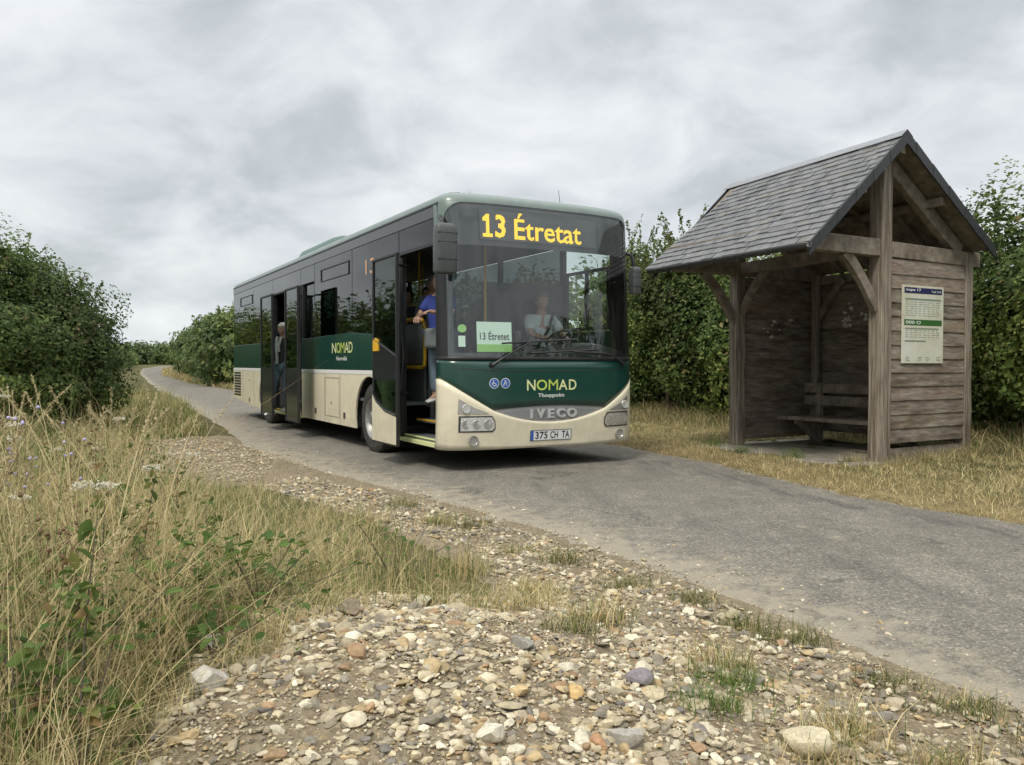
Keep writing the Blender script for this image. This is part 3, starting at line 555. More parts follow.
# accessibility stickers
for cx in (.53, .665):
    b = MB(); n = 24
    ring = [fp(cx+.058*math.cos(t), 1.0+.058*math.sin(t), .012) for t in np.linspace(0, 2*math.pi, n, endpoint=False)]; b.add([fp(cx, 1.0, .012)]+ring, [(0, 1+i, 1+(i+1) % n) for i in range(n)], 0)
    ring = [fp(cx+.051*math.cos(t), 1.0+.051*math.sin(t), .0135) for t in np.linspace(0, 2*math.pi, n, endpoint=False)]; b.add([fp(cx, 1.0, .0135)]+ring, [(0, 1+i, 1+(i+1) % n) for i in range(n)], 1)
    def q(pts, w=.008): b.tube([fp(cx+u, 1.0+v, .016) for u, v in pts], w/2, 4, 0)
    if cx < .6: q([(-.008,.03),(-.006,-.002),(.014,-.004),(.024,-.03)]); q([(-.012,.01),(-.024,-.012),(-.006,-.032),(.012,-.024)]); q([(-.008,.036),(-.008,.030)], .014)
    else: q([(-.004,.03),(-.01,.002),(.012,-.006),(.016,-.03)]); q([(-.012,.004),(-.024,-.03)]); q([(-.004,.036),(-.004,.030)], .014); q([(.0,.016),(.02,.004)])
    b.build('sticker', [M['chalk'], M['blue']], bus, OFF)
# number plate
b = MB(); strip(b, .985, 1.535, K_(.345), K_(.462), off=.014, nx=12, nz=2); pl = b.build('number_plate', M['plate'], bus, OFF, solid=.01)
b = MB(); strip(b, .988, 1.028, K_(.348), K_(.459), off=.021, nx=2, nz=2); b.build('plate_band', M['blue'], pl, OFF)
b = MB(); [b.tube([fp(u, .346, .020), fp(u, .461, .020)], .003, 4) for u in (.986, 1.534)]; [b.tube([fp(u, v, .020) for u in np.linspace(.986, 1.534, 8)], .003, 4) for v in (.346, .461)]; b.build('plate_edge', M['ink'], pl, OFF)
for wd, u0, u1 in (('375', 1.05, 1.215), ('CH', 1.25, 1.355), ('TA', 1.405, 1.51)): lettering('plate_lettering', wd, (u0, .364, u1, .445), lambda u, v: fp(u, v, .0215), M['ink'], pl, OFF, bold=.012)
# lamps, mirrored
def fpoly(b, pts, off, mi=0, sub=6):
    # fan of a polygon on the curved nose
    cx = sum(p[0] for p in pts)/len(pts); cz = sum(p[1] for p in pts)/len(pts); rg = []
    for i in range(len(pts)):
        a, c_ = pts[i], pts[(i+1) % len(pts)]
        for k in range(sub): rg.append((lerp(a[0], c_[0], k/sub), lerp(a[1], c_[1], k/sub)))
    vs = [fp(cx, cz, off)]; n = len(rg)
    for s_ in (.33, .66, 1): vs += [fp(lerp(cx, u, s_), lerp(cz, v, s_), off) for u, v in rg]
    fs = [(0, 1+i, 1+(i+1) % n) for i in range(n)]+[(1+k*n+i, 1+k*n+(i+1) % n, 1+(k+1)*n+(i+1) % n, 1+(k+1)*n+i) for k in (0, 1) for i in range(n)]
    b.add(vs, fs, mi)
def scalep(pts, k): 
    cx = sum(p[0] for p in pts)/len(pts); cz = sum(p[1] for p in pts)/len(pts)
    w = max(p[0] for p in pts)-min(p[0] for p in pts); h = max(p[1] for p in pts)-min(p[1] for p in pts)
    return [(cx+(u-cx)*(1-2*k/w), cz+(v-cz)*(1-2*k/h)) for u, v in pts]
for sgn in (0, 1):
    mx_ = (lambda p: (p[0], p[1])) if sgn == 0 else (lambda p: (2.55-p[0], p[1]))
    main = [mx_(p) for p in [(.135,.465),(.515,.465),(.545,.50),(.54,.585),(.50,.645),(.135,.645)]]
    b = MB(); fpoly(b, main, .021); hl = b.build('headlight', M['lampdark'], bus, OFF, smooth=True)
    b = MB(); fpoly(b, scalep(main, .016), .025); b.build('headlight_lens', M['lens'], hl, OFF, smooth=True)
    b = MB()
    for u in (.21, .33, .455):
        c_ = fp(mx_((u, 0))[0], .553, .024); b.lathe([(0, .047), (.006, .05), (.008, .042), (.002, .022), (.004, .001)], c_, (0, -1, 0), 18)
    b.build('headlight_reflector', M['dull'], hl, OFF, smooth=True)
    tri = [mx_(p) for p in [(.125,.665),(.475,.665),(.30,.735),(.135,.835)]]
    b = MB(); fpoly(b, tri, .021); tl = b.build('indicator_lamp', M['dull'], bus, OFF, smooth=True)
    b = MB(); c_ = fp(mx_((.205, 0))[0], .727, .040); b.lathe([(0, .05), (.008, .046), (.004, .02), (.006, .001)], c_, (0, -1, 0), 18); b.build('indicator_lens', M['lens'], tl, OFF, smooth=True)
    b = MB(); c_ = fp(mx_((.29, 0))[0], .375, .030); b.lathe([(0, .06), (.016, .058), (.016, .048), (.004, .044), (.004, .001)], c_, (0, -1, 0), 22); b.build('fog_lamp', M['dull'], bus, OFF, smooth=True)
# wipers
def wiper(pts, b0, b1, z0, z1):
    b = MB(); b.tube([fp(u, v, o_) for u, v, o_ in pts], [.02]+[.011]*(len(pts)-1), 6); b.lathe([(0,.035),(.03,.03),(.03,.001)], fp(pts[0][0], pts[0][1], .0), (0,-1,0), 12)
    w = b.build('wiper', M['black'], bus, OFF, smooth=True)
    b = MB(); b.tube([fp(lerp(b0, b1, t), lerp(z0, z1, t), .022) for t in np.linspace(0, 1, 12)], .011, 5); b.build('wiper_blade', M['black'], w, OFF)
wiper([(.50, 1.20, .03), (.62, 1.28, .05), (.80, 1.38, .05), (.97, 1.455, .035)], .62, 1.62, 1.44, 1.50)
wiper([(2.32, 1.215, .03), (2.15, 1.30, .05), (2.02, 1.335, .05), (1.55, 1.355, .035)], .98, 1.95, 1.335, 1.385)
# side skins
def sp(y, z): return (0, y, z)
def sidepanel(name, polys, m, x=0.0, th=.03, side=0, bev=.004):
    X = x if side == 0 else 2.55-x; X2 = X+th if side == 0 else X-th
    for poly in polys:
        b = MB(); b.prism(poly, lambda y, z: (X, y, z), lambda y, z: (X2, y, z)); o = b.build(name, m, bus, OFF, bevel=bev)
    return o
def boxes(name, lst, m, parent, off=(0, 0, 0), bevel=0):
    for p, q in lst: b = MB(); b.box(p, q); o = b.build(name, m, parent, off, bevel=bevel)
    return o
def arch(yc, r=.575, zc=.47, z0=.31, n=18):
    a0 = math.asin((z0-zc)/r); return [(yc+r*math.cos(t), zc+r*math.sin(t)) for t in np.linspace(math.pi-a0, a0, n)]
W1, W2 = 2.49, 8.70; SK = .31
rear_z = lambda y: SK if y < 9.9 else SK+.13*(y-9.9)/2.1
def skirt(y0, y1, arches):
    p = [(y0, SK)]
    for yc in arches: p += arch(yc)
    if y1 > 9.9: p += [(9.9, SK)]
    p += [(y1, rear_z(y1)), (y1, 1.065), (y0, 1.065)]; return p
sidepanel('skirt_panel', [skirt(1.36, 5.9, [W1]), skirt(7.98, 11.97, [W2])], M['cream'])
sidepanel('skirt_panel', [skirt(.27, 11.97, [W1, W2])], M['cream'], side=1)
sidepanel('waist_strip', [[(a, 1.067), (c_, 1.067), (c_, 1.125), (a, 1.125)] for a, c_ in ((1.36, 5.9), (7.98, 11.97))], M['white'], x=-.004)
sidepanel('waist_strip', [[(.27, 1.067), (11.97, 1.067), (11.97, 1.125), (.27, 1.125)]], M['white'], x=-.004, side=1)
sidepanel('waist_panel', [[(1.36, 1.127), (5.9, 1.127), (5.9, 1.64), (3.2, 1.66), (2.2, 1.60), (1.36, 1.50)], [(7.98, 1.127), (11.97, 1.127), (11.97, 1.64), (7.98, 1.64)]], M['green'])
sidepanel('waist_panel', [[(.27, 1.127), (11.97, 1.127), (11.97, 1.64), (.27, 1.64)]], M['green'], side=1)
for side in (0, 1):
    sidepanel('roof_cove', [[(.27, 2.835), (11.95, 2.835), (11.95, 2.965), (.27, 2.965)]], M['cove'], x=.004, side=side)
    sidepanel('roof_rail', [[(.24, 2.967), (11.97, 2.967), (11.97, 2.99), (.24, 2.99)]], M['black'], x=.0, side=side, bev=0)
# seams and small fittings on the near skirt
b = MB()
for y in (3.75, 4.55, 5.35, 9.75, 10.9): b.box((-.002, y-.004, rear_z(y)), (.01, y+.004, 1.066))
b.build('skirt_seam', M['lampdark'], bus, OFF)
for y in (2.9, 4.4, 9.0, 10.5):
    b = MB(); b.box((-.002, y-.003, 1.13), (.01, y+.003, 1.635)); b.build('waist_seam', M['black'], bus, OFF)
b = MB(); b.box((-.003, 3.80, .42), (.004, 3.806, 1.0)); b.box((-.003, 4.50, .42), (.004, 4.506, 1.0)); b.box((-.003, 3.80, 1.0), (.004, 4.506, 1.006)); b.box((-.003, 3.80, .414), (.004, 4.506, .42)); b.build('hatch_outline', M['lampdark'], bus, OFF)
for y, z in ((3.55, .46), (5.05, .46), (10.2, .44), (4.2, .62), (10.2, .86)):
    b = MB(); h = .045 if z < .5 else .018; b.box((-.006, y-h, z-h), (.01, y+h, z+h)); b.build('skirt_latch', M['lampdark'], bus, OFF, bevel=.004)
b = MB()
for k in range(9): b.box((-.008, 11.12, .50+k*.062), (.012, 11.86, .535+k*.062))
b.build('engine_louvre', M['black'], bus, OFF)
# side glazing
def pane(y0, y1, z0, z1, side=0, m='sideg', name='side_window', x=.006): return sidepanel(name, [[(y0, z0), (y1, z0), (y1, z1), (y0, z1)]], M[m], x=x, th=.004, side=side, bev=0)
near = [(1.40, 3.18), (3.20, 5.08), (5.98, 6.05), (8.0, 9.72), (9.74, 11.93)]
sidepanel('side_window', [[(1.40, 1.53), (2.2, 1.61), (3.18, 1.665), (3.18, 2.83), (1.40, 2.83)]], M['sideg'], x=.006, th=.004, bev=0)
pane(3.20, 5.08, 1.66, 2.83); pane(5.10, 5.93, 2.56, 2.83); pane(7.98, 9.72, 1.645, 2.83); pane(9.74, 11.93, 1.645, 2.83); pane(5.95, 7.96, 2.56, 2.83); pane(.30, 1.38, 2.565, 2.83)
pane(5.14, 5.90, 1.68, 2.53, m='darkg', x=.05)
for y0, y1 in ((.45, 1.55), (1.6, 3.4), (3.42, 5.3), (5.32, 7.2), (7.22, 9.1), (9.12, 11.93)): pane(y0, y1, 1.645, 2.83, 1, 'clear' if y0 < 1 else 'sideg')
boxes('window_pillar', [((.012, y-.05, 1.60), (.06, y+.05, 2.84)) for y in (1.44, 3.19, 5.09, 5.89, 8.03, 9.73, 11.90)]+[((2.49, y-.05, 1.6), (2.54, y+.05, 2.84)) for y in (.40, 1.58, 3.41, 5.31, 7.21, 9.11, 11.90)], M['black'], bus, OFF)
for (y0, y1, z0, z1) in ((3.32, 4.72, 2.50, 2.695), (9.85, 11.1, 2.50, 2.695)):
    b = MB()
    for q0, q1 in (((y0, z0), (y1, z0+.014)), ((y0, z1-.014), (y1, z1)), ((y0, z0), (y0+.02, z1)), ((y1-.02, z0), (y1, z1))): b.box((-.006, q0[0], q0[1]), (.006, q1[0], q1[1]))
    b.build('hopper_frame', M['black'], bus, OFF)
b = MB()
for q0, q1 in (((.5, 1.66), (1.5, 1.70)), ((.5, 2.42), (1.5, 2.46)), ((.5, 1.66), (.54, 2.46)), ((1.46, 1.66), (1.5, 2.46)), ((.98, 1.66), (1.03, 2.46))): b.box((2.50, q0[0], q0[1]), (2.535, q1[0], q1[1]))
b.build('cab_window_frame', M['black'], bus, OFF)
led('13', 2.25, 2.62, 2.42, 2.61, M['amberdim'], bus, .01, pitch=.018, fn=lambda u, v: (.0035, 4.87-u, v))
# side lettering (reads forward from the tail end of the word to the nose)
sf = lambda u, v: (-.003, 8.0-u, v)
for ch, u0, u1, mm_ in (('N', 3.86, 4.07, 'limelt'), ('O', 4.09, 4.27, 'lime'), ('M', 4.29, 4.47, 'lime'), ('A', 4.48, 4.66, 'limelt'), ('D', 4.67, 4.84, 'limelt')): lettering('lettering', ch, (u0, 1.375, u1, 1.53), sf, M[mm_], bus, OFF, bold=(0 if ch == 'M' else .006))
lettering('lettering', 'Norndi\u00e8', (4.08, 1.265, 4.58, 1.325), sf, M['chalk'], bus, OFF, bold=.012)
# roof shell
def outline(inset, z):
    pts = []
    for x in np.concatenate([[0], 1.275-1.275*np.cos(np.linspace(.12, math.pi-.12, 40)), [2.55]]): pts.append((x, fy(x, min(z, 2.99))))
    for p in ((2.55, 3), (2.55, 6), (2.55, 9), (2.55, 11.85), (2.47, 11.97), (2.3, 12.0), (.25, 12.0), (.08, 11.97), (0, 11.85), (0, 9), (0, 6), (0, 3)): pts.append(p)
    out = []; n = len(pts)
    for i in range(n):
        a, c_ = Vector(pts[i-1]), Vector(pts[(i+1) % n]); d = (c_-a).normalized(); nn = Vector((-d.y, d.x)); p = Vector(pts[i])+nn*inset; out.append((p.x, p.y, z))
    return out
lev = [(.0, 2.99), (.006, 3.015), (.022, 3.045), (.05, 3.072), (.10, 3.098), (.17, 3.118), (.30, 3.136)]
rings = [outline(i_, z) for i_, z in lev]; b = MB(); n = len(rings[0]); vs = [p for r_ in rings for p in r_]
b.add(vs, [(k*n+i, k*n+(i+1) % n, (k+1)*n+(i+1) % n, (k+1)*n+i) for k in range(len(rings)-1) for i in range(n)]+[tuple((len(rings)-1)*n+i for i in range(n))]); b.build('roof', M['roofpaint'], bus, OFF, smooth=True)
b = MB()   # header above the glass and the painted corner posts
def hdr(x): return wtop(x)+.002 if .04 < x < 2.51 else 2.79
strip(b, .0, 2.55, hdr, K_(2.99), off=0, nx=90, nz=4); 
strip(b, 0, .04, K_(2.25), K_(2.80), off=0, nx=6, nz=4); strip(b, 2.51, 2.55, K_(2.25), K_(2.80), off=0, nx=6, nz=4); b.build('windscreen_header', M['roofpaint'], bus, OFF, smooth=True)
b = MB(); strip(b, 0, .045, K_(1.29), K_(2.26), off=.001, nx=6, nz=4); b.build('windscreen_edge', M['black'], bus, OFF, smooth=True); b = MB(); strip(b, 2.505, 2.55, K_(1.29), K_(2.26), off=.001, nx=6, nz=4); b.build('windscreen_edge', M['black'], bus, OFF, smooth=True)
boxes('corner_post', [((.004, .24, .30), (.07, .29, 2.99)), ((2.48, .24, 1.06), (2.546, .44, 2.99))], M['black'], bus, OFF)
# rear end
b = MB(); b.box((.03, 11.97, .45), (2.52, 12.0, 1.64)); b.build('rear_panel', M['cream'], bus, OFF, bevel=.01)
b = MB(); b.box((.03, 11.972, 1.642), (2.52, 12.0, 2.98)); b.build('rear_window', M['gloss'], bus, OFF, bevel=.01)
for x in (.12, 2.43): b = MB(); b.box((x-.06, 12.001, .8), (x+.06, 12.02, 1.2)); b.build('tail_lamp', mat('red_lamp', (.4,.01,.01), .3), bus, OFF, bevel=.01)
# roof pod, antenna
b = MB(); P = []
for y, hh, ww in ((5.15, .02, .45), (5.3, .20, .50), (5.7, .31, .54), (6.2, .34, .56), (8.3, .34, .56), (8.6, .27, .53), (8.75, .02, .5)):
    P.append([(1.15+ww*s_, y, 3.115+hh*k_) for s_, k_ in ((-1, 0), (-.98, .75), (-.88, 1), (0, 1.05), (.88, 1), (.98, .75), (1, 0))])
b.grid(P); b.build('roof_unit', mat('roof_unit_green', (.10, .17, .145), .45, var=.1), bus, OFF, smooth=True)
b = MB(); b.tube([(1.95, .75, 3.12), (1.95, .77, 3.20), (1.95, .82, 3.43)], [.012, .004, .003], 6); b.lathe([(0, .03), (.03, .02), (.03, .001)], (1.95, .75, 3.115), (0, 0, 1), 12); b.build('antenna', M['black'], bus, OFF)
b = MB(); b.lathe([(0, .02), (.05, .012), (.055, .001)], (.45, .35, 3.12), (0, 0, 1), 10); b.lathe([(0, .02), (.05, .012), (.055, .001)], (2.2, .8, 3.10), (0, 0, 1), 10); b.build('roof_marker', M['steel'], bus, OFF)
# mirrors
def mirror(cx, cy, z0, z1, w, d, arm):
    b = MB(); P = []; hh = z1-z0
    for t, sx, sy in ((0, .90, .7), (.02, .97, .9), (.06, 1, 1), (.5, 1, 1), (.80, 1, 1), (.90, .98, .95), (.965, .88, .8), (1, .6, .5)):
        z = z0+hh*t; P.append([(cx+w/2*sx*math.copysign(abs(math.cos(a))**.3, math.cos(a)), cy+d/2*sy*math.copysign(abs(math.sin(a))**.3, math.sin(a)), z) for a in np.linspace(0, 2*math.pi, 25)])
    b.grid(P); b.add(P[0][:-1], [tuple(range(24))[::-1]]); b.add(P[-1][:-1], [tuple(range(24))])
    m_ = b.build('mirror', M['mirror'], bus, OFF, smooth=True)
    b = MB()
    for t in (.28, .62, .80): b.box((cx-w/2+.004, cy-d/2-.002, z0+hh*t-(.010 if t < .3 else .003)), (cx+w/2-.004, cy+d/2-.02, z0+hh*t+.003))
    b.build('mirror_rib', M['black'], m_, OFF, bevel=.003)
    b = MB(); b.box((cx-w*.42, cy+d*.48, z0+.05), (cx+w*.42, cy+d*.56, z1-.06)); b.build('mirror_glass', M['steel'], m_, OFF)
    b = MB(); b.tube(arm, .022, 8); b.build('mirror_arm', M['black'], m_, OFF, smooth=True)
mirror(-.06, -.10, 2.17, 2.70, .235, .15, [(.03, .22, 2.83), (-.02, .12, 2.80), (-.05, .0, 2.74), (-.06, -.06, 2.62)])
mirror(2.635, .12, 2.08, 2.42, .12, .12, [(2.53, .2, 2.60), (2.60, .15, 2.56), (2.635, .12, 2.40)])
# wheels
for side in (0, 1):
    for yc in (W1, W2):
        xo = .05 if side == 0 else 2.50; ax = (1, 0, 0) if side == 0 else (-1, 0, 0); c_ = (xo, yc, .48)
        b = MB(); b.lathe([(.03, .28), (.004, .30), (-.004, .36), (.0, .43), (.02, .468), (.05, .48), (.26, .48), (.30, .46), (.31, .30)], c_, ax, 44); wh = b.build('wheel', M['rubber'], bus, OFF, smooth=True)
        b = MB(); b.lathe([(.012, .285), (-.006, .275), (.012, .255), (.06, .235), (.075, .19), (.05, .165), (.05, .10), (-.01, .09), (-.03, .075), (-.035, .001)], c_, ax, 40); b.build('rim', M['rim'], wh, OFF, smooth=True)
        b = MB()
        for k in range(10):
            t = 2*math.pi*k/10; p = (c_[0]+.052*ax[0], yc+.132*math.cos(t), .48+.132*math.sin(t)); b.lathe([(0, .014), (-.03, .013), (-.032, .001)], p, ax, 6)
        b.build('wheel_nut', M['steel'], wh, OFF)
        b = MB(); P = [[(xo+(.0 if side == 0 else 0)+q_*ax[0], yc+.60*math.cos(t), .47+.60*math.sin(t)) for q_ in (.0, .55)] for t in np.linspace(-.25, math.pi+.25, 22)]; b.grid(P)
        P = [[(xo+.55*ax[0], yc+rr_*math.cos(t), .47+rr_*math.sin(t)) for rr_ in (.0, .6)] for t in np.linspace(-.25, math.pi+.25, 22)]; b.grid(P); b.build('wheel_arch', M['black'], bus, OFF)
        b = MB(); b.box((xo+.03*ax[0]-.0, yc+.52, .16), (xo+.30*ax[0], yc+.53, .60)); b.build('mud_flap', M['black'], bus, OFF)
# chassis, floor, ceiling, interior
b = MB(); b.box((.62, .35, .34), (1.93, 11.9, .42)); b.box((.10, 1.45, .40), (2.45, 1.88, .44)); b.box((.10, 3.1, .36), (2.45, 5.85, .42)); b.box((.10, 9.35, .42), (2.45, 11.9, .46)); b.box((.10, .2, .30), (2.45, .5, .34)); b.build('chassis', M['black'], bus, OFF)
b = MB(); b.box((.42, .35, .70), (2.50, 1.42, .74)); b.box((.06, 1.42, .70), (2.50, 5.93, .74)); b.box((.75, 5.93, .70), (2.50, 7.97, .74)); b.box((.06, 7.97, .70), (2.50, 11.9, .74)); b.build('floor', M['interior'], bus, OFF)
b = MB(); b.box((.07, .45, 2.84), (2.48, 11.9, 2.87)); b.build('ceiling', M['ceilin'], bus, OFF)
for z, x in ((.36, .09), (.54, .25)):
    b = MB(); b.box((x-.04, .32, z-.03), (x+.5, 1.33, z)); st = b.build('step', M['interior'], bus, OFF); b = MB(); b.box((x-.044, .32, z-.012), (x-.02, 1.33, z+.004)); b.build('step_edge', M['yellow'] if z > .4 else M['limelt'], st, OFF)
    b = MB(); b.box((x-.04, 5.98, z-.03), (x+.7, 7.94, z)); st = b.build('step', M['interior'], bus, OFF); b = MB(); b.box((x-.044, 5.98, z-.012), (x-.02, 7.94, z+.004)); b.build('step_edge', M['yellow'], st, OFF)
boxes('step_riser', [((.40, .32, .54), (.42, 1.36, .74)), ((.76, 5.95, .36), (.78, 7.95, .70)), ((.07, 5.9, .36), (.8, 5.94, 1.64)), ((.07, 7.99, .36), (.8, 8.01, 1.64))], M['interior'], bus, OFF)
boxes('partition', [((.40, 1.40, .74), (.80, 1.43, 1.62)), ((.36, 1.44, .74), (.39, 2.0, 1.62))], M['interior'], bus, OFF)
b = MB(); b.tube([(.30, 1.30, 1.20), (.30, 1.28, 1.30), (.30, 1.28, 1.62), (.30, 1.32, 1.73), (.30, 1.42, 1.78), (.30, 1.86, 1.78), (.30, 1.98, 1.73), (.30, 2.02, 1.62), (.30, 2.02, 1.30), (.30, 1.97, 1.20), (.30, 1.90, 1.17), (.30, 1.38, 1.17)], .024, 8, closed=True); b.build('grab_rail', M['yellow'], bus, OFF, smooth=True)
b = MB(); b.box((.315, 1.33, 1.21), (.325, 1.97, 1.72)); b.build('rail_panel', M['steel'], bus, OFF)
for x, y in ((1.12, 1.25), (.95, 3.0), (1.6, 4.4)): b = MB(); b.tube([(x, y, .74), (x, y, 2.84)], .017, 8); b.build('grab_pole', M['yellow'], bus, OFF, smooth=True)
sx = None
for y in np.arange(3.1, 11.6, .80):
    for x in (.38, .82, 1.70, 2.14):
        if x < 1 and 5.6 < y < 8.2: continue
        if sx is None:
            b = MB(); b.box((-.21, -.05, .42), (.21, .38, .52)); b.box((-.21, .34, .48), (.21, .44, 1.16)); b.box((-.03, .1, 0), (.03, .3, .42)); sx = b.build('seat', M['seatf'], bus, OFF, bevel=.03); sx.location = (x, y, .74)
        else: o = sx.copy(); C.objects.link(o); o.parent = bus; o.location = (x, y, .74)
# cab: dash, wheel, driver's seat, cab door
b = MB(); P = []
for x in np.linspace(.55, 2.46, 24):
    h = 1.37+.10*math.exp(-((x-1.9)/.42)**2); P.append([(x, fy(x, 1.3)+.06, 1.30), (x, fy(x, 1.3)+.10, h-.03), (x, fy(x, 1.3)+.22, h), (x, .46, h-.0), (x, .52, h-.10), (x, .50, .80)])
b.grid(P); b.build('dashboard', M['black'], bus, OFF, smooth=True)
SWC = Vector((1.90, .62, 1.53)); tl_ = R(28)
b = MB(); ex, ey = Vector((1, 0, 0)), Vector((0, math.cos(tl_), -math.sin(tl_))); b.tube([SWC+(ex*math.cos(t)+ey*math.sin(t))*.225 for t in np.linspace(0, 2*math.pi, 30, endpoint=False)], .016, 8, closed=True)
for t in (.5, 2.6, 4.7): b.tube([SWC, SWC+(ex*math.cos(t)+ey*math.sin(t))*.22], .016, 6)
b.tube([SWC, SWC+Vector((0, -.14, -.24))], .035, 8); b.build('steering_wheel', M['black'], bus, OFF, smooth=True)
b = MB(); b.box((1.62, .88, 1.13), (2.12, 1.36, 1.24)); b.box((1.64, 1.30, 1.2), (2.10, 1.42, 1.86)); b.box((1.74, 1.31, 1.88), (2.0, 1.39, 2.08)); b.box((1.78, 1.0, .74), (1.96, 1.25, 1.13)); b.build('driver_seat', M['darkc'], bus, OFF, bevel=.04)
b = MB(); b.box((1.24, .62, .74), (1.28, 1.55, 1.62)); b.box((1.24, 1.55, .74), (2.5, 1.59, 2.3)); b.build('cab_partition', M['interior'], bus, OFF)
# front door leaf, swung out and slid back along the side
DX = -.25
def leafmesh(parent_name, y0, y1, z0, z1, x, glassm, solidp=None, kick=None):
    b = MB(); t = .022; w = .035
    b.box((x-t, y0, z0), (x+t, y0+w, z1)); b.box((x-t, y1-w, z0), (x+t, y1, z1)); b.box((x-t, y0+w, z0), (x+t, y1-w, z0+w)); b.box((x-t, y0+w, z1-w), (x+t, y1-w, z1))
    d = b.build(parent_name, M['black'], bus, OFF, bevel=.006)
    b = MB(); b.box((x-.006, y0+w, z0+w), (x+.002, y1-w, z1-w)); b.build('door_glass', glassm, d, OFF)
    return d
fd = leafmesh('front_door', .78, 1.59, .26, 2.49, DX, M['darkg'])
fx0, fx1 = lambda y, z: (DX-.012, y, z), lambda y, z: (DX-.004, y, z)
b = MB(); b.prism([(.815, 1.30), (1.555, 1.52), (1.555, 1.02), (.815, 1.02)], fx0, fx1); b.build('door_panel', M['gloss'], fd, OFF)
b = MB(); b.prism([(.79, .28), (1.58, .28), (1.58, .84), (1.45, .74), (1.15, .64), (.79, .60)], lambda y, z: (DX-.028, y, z), lambda y, z: (DX-.003, y, z)); b.build('kick_panel', M['cream'], fd, OFF, bevel=.003)
b = MB(); b.tube([(DX-.015, .79, 1.30), (DX-.015, 1.58, 1.53)], .012, 6); b.tube([(DX-.02, 1.585, .86), (DX-.02, 1.45, .76), (DX-.02, 1.15, .66), (DX-.02, .785, .62)], .015, 6); b.build('door_trim', M['black'], fd, OFF)
b = MB(); b.prism([(1.37, 1.37), (1.56, 1.37), (1.56, 1.50), (1.47, 1.53), (1.37, 1.50)], lambda y, z: (DX-.024, y, z), lambda y, z: (DX-.0125, y, z)); b.build('door_sticker', M['yellow'], fd, OFF)
b = MB()
for z, y_ in ((2.40, .9), (1.22, .9), (.86, .9)): b.tube([(.08, 1.28, z), (-.06, 1.22, z), (DX+.02, y_+.1, z)], .018, 8)
b.tube([(DX+.05, .84, .90), (DX+.09, .84, 1.3), (DX+.05, .84, 1.7)], .013, 8); b.tube([(.02, 1.33, .36), (.02, 1.33, 2.5)], .02, 8); b.build('door_arm', M['black'], fd, OFF, smooth=True)
sidepanel('door_jamb', [[(1.335, .31), (1.36, .31), (1.36, 2.56), (1.335, 2.56)], [(.285, 2.53), (1.36, 2.53), (1.36, 2.565), (.285, 2.565)], [(5.93, .31), (5.96, .31), (5.96, 2.56), (5.93, 2.56)], [(7.955, .31), (7.98, .31), (7.98, 2.56), (7.955, 2.56)], [(5.96, 2.53), (7.955, 2.53), (7.955, 2.56), (5.96, 2.56)]], M['black'], x=-.002, th=.08, bev=0)
boxes('door_sill', [((-.02, .29, .285), (.10, 1.36, .325)), ((-.02, 5.93, .285), (.10, 7.98, .325))], M['limelt'], bus, OFF)
for y0, y1, hy in ((4.93, 5.76, 5.95), (6.70, 7.60, 7.9)):
    d = leafmesh('rear_door', y0, y1, .27, 2.46, -.30, M['darkg']); b = MB(); b.box((-.31, y0+.03, .30), (-.296, y1-.03, 1.15)); b.build('door_panel', M['gloss'], d, OFF)
    b = MB(); [b.tube([(.05, hy, z), (-.10, hy-.05, z), (-.28, (y0+y1)/2, z)], .016, 6) for z in (.55, 2.38)]; b.tube([(-.23, (y0+y1)/2, .8), (-.20, (y0+y1)/2, 1.2), (-.23, (y0+y1)/2, 1.6)], .013, 6); b.build('door_arm', M['black'], d, OFF, smooth=True)
# the route card in the windscreen
rc = MB(); rc.box((0, 0, 0), (.42, .006, .335)); rcard = rc.build('route_card', M['card'], None, (0, 0, 0)); rcard.location = bw(.37, fy(.5, 1.4)+.075, 1.345); rcard.rotation_euler = (R(-4), 0, BA-R(5))
tag(rcard, 'pale route card with green foot leaning inside the windscreen', 'route card')
b = MB(); b.box((.0, -.003, .0), (.42, -.0005, .085)); b.build('card_band', M['cardg'], rcard)
lettering('card_lettering', '13 \u00c9tretet', (.035, .135, .39, .235), lambda u, v: (u, -.002, v), M['ink'], rcard, bold=.012)
b = MB(); b.prism([(.15, 1.40), (.22, 1.40), (.22, 1.52), (.15, 1.52)], lambda x, z: fp(x, z, -.012), lambda x, z: fp(x, z, -.008)); b.build('window_sticker', M['card'], bus, OFF)
b = MB(); n = 16; b.add([fp(.19+.045*math.cos(t), 1.60+.045*math.sin(t), -.010) for t in np.linspace(0, 6.28, n, endpoint=False)], [tuple(range(n))]); b.build('window_sticker', M['cardg'], bus, OFF)

# ------------------------------------------------------------------ people
def skin_mesh(J, E, rad, root, sub=2):
    names = list(J); me = bpy.data.meshes.new('tmp'); me.from_pydata([tuple(J[k]) for k in names], [(names.index(a), names.index(c_)) for a, c_ in E], [])
    o = bpy.data.objects.new('tmp', me); C.objects.link(o); o.modifiers.new('s', 'SKIN')
    if not me.skin_vertices: bpy.context.view_layer.objects.active = o
    sv = me.skin_vertices[0].data
    for i, k in enumerate(names): sv[i].radius = (rad[k], rad[k]); sv[i].use_root = (k == root)
    m = o.modifiers.new('u', 'SUBSURF'); m.levels = sub; m.render_levels = sub
    bpy.context.view_layer.update(); ev = o.evaluated_get(bpy.context.evaluated_depsgraph_get()); r_ = bpy.data.meshes.new_from_object(ev)
    V = [v.co[:] for v in r_.vertices]; Fc = [tuple(p.vertices) for p in r_.polygons]; bpy.data.objects.remove(o); return V, Fc
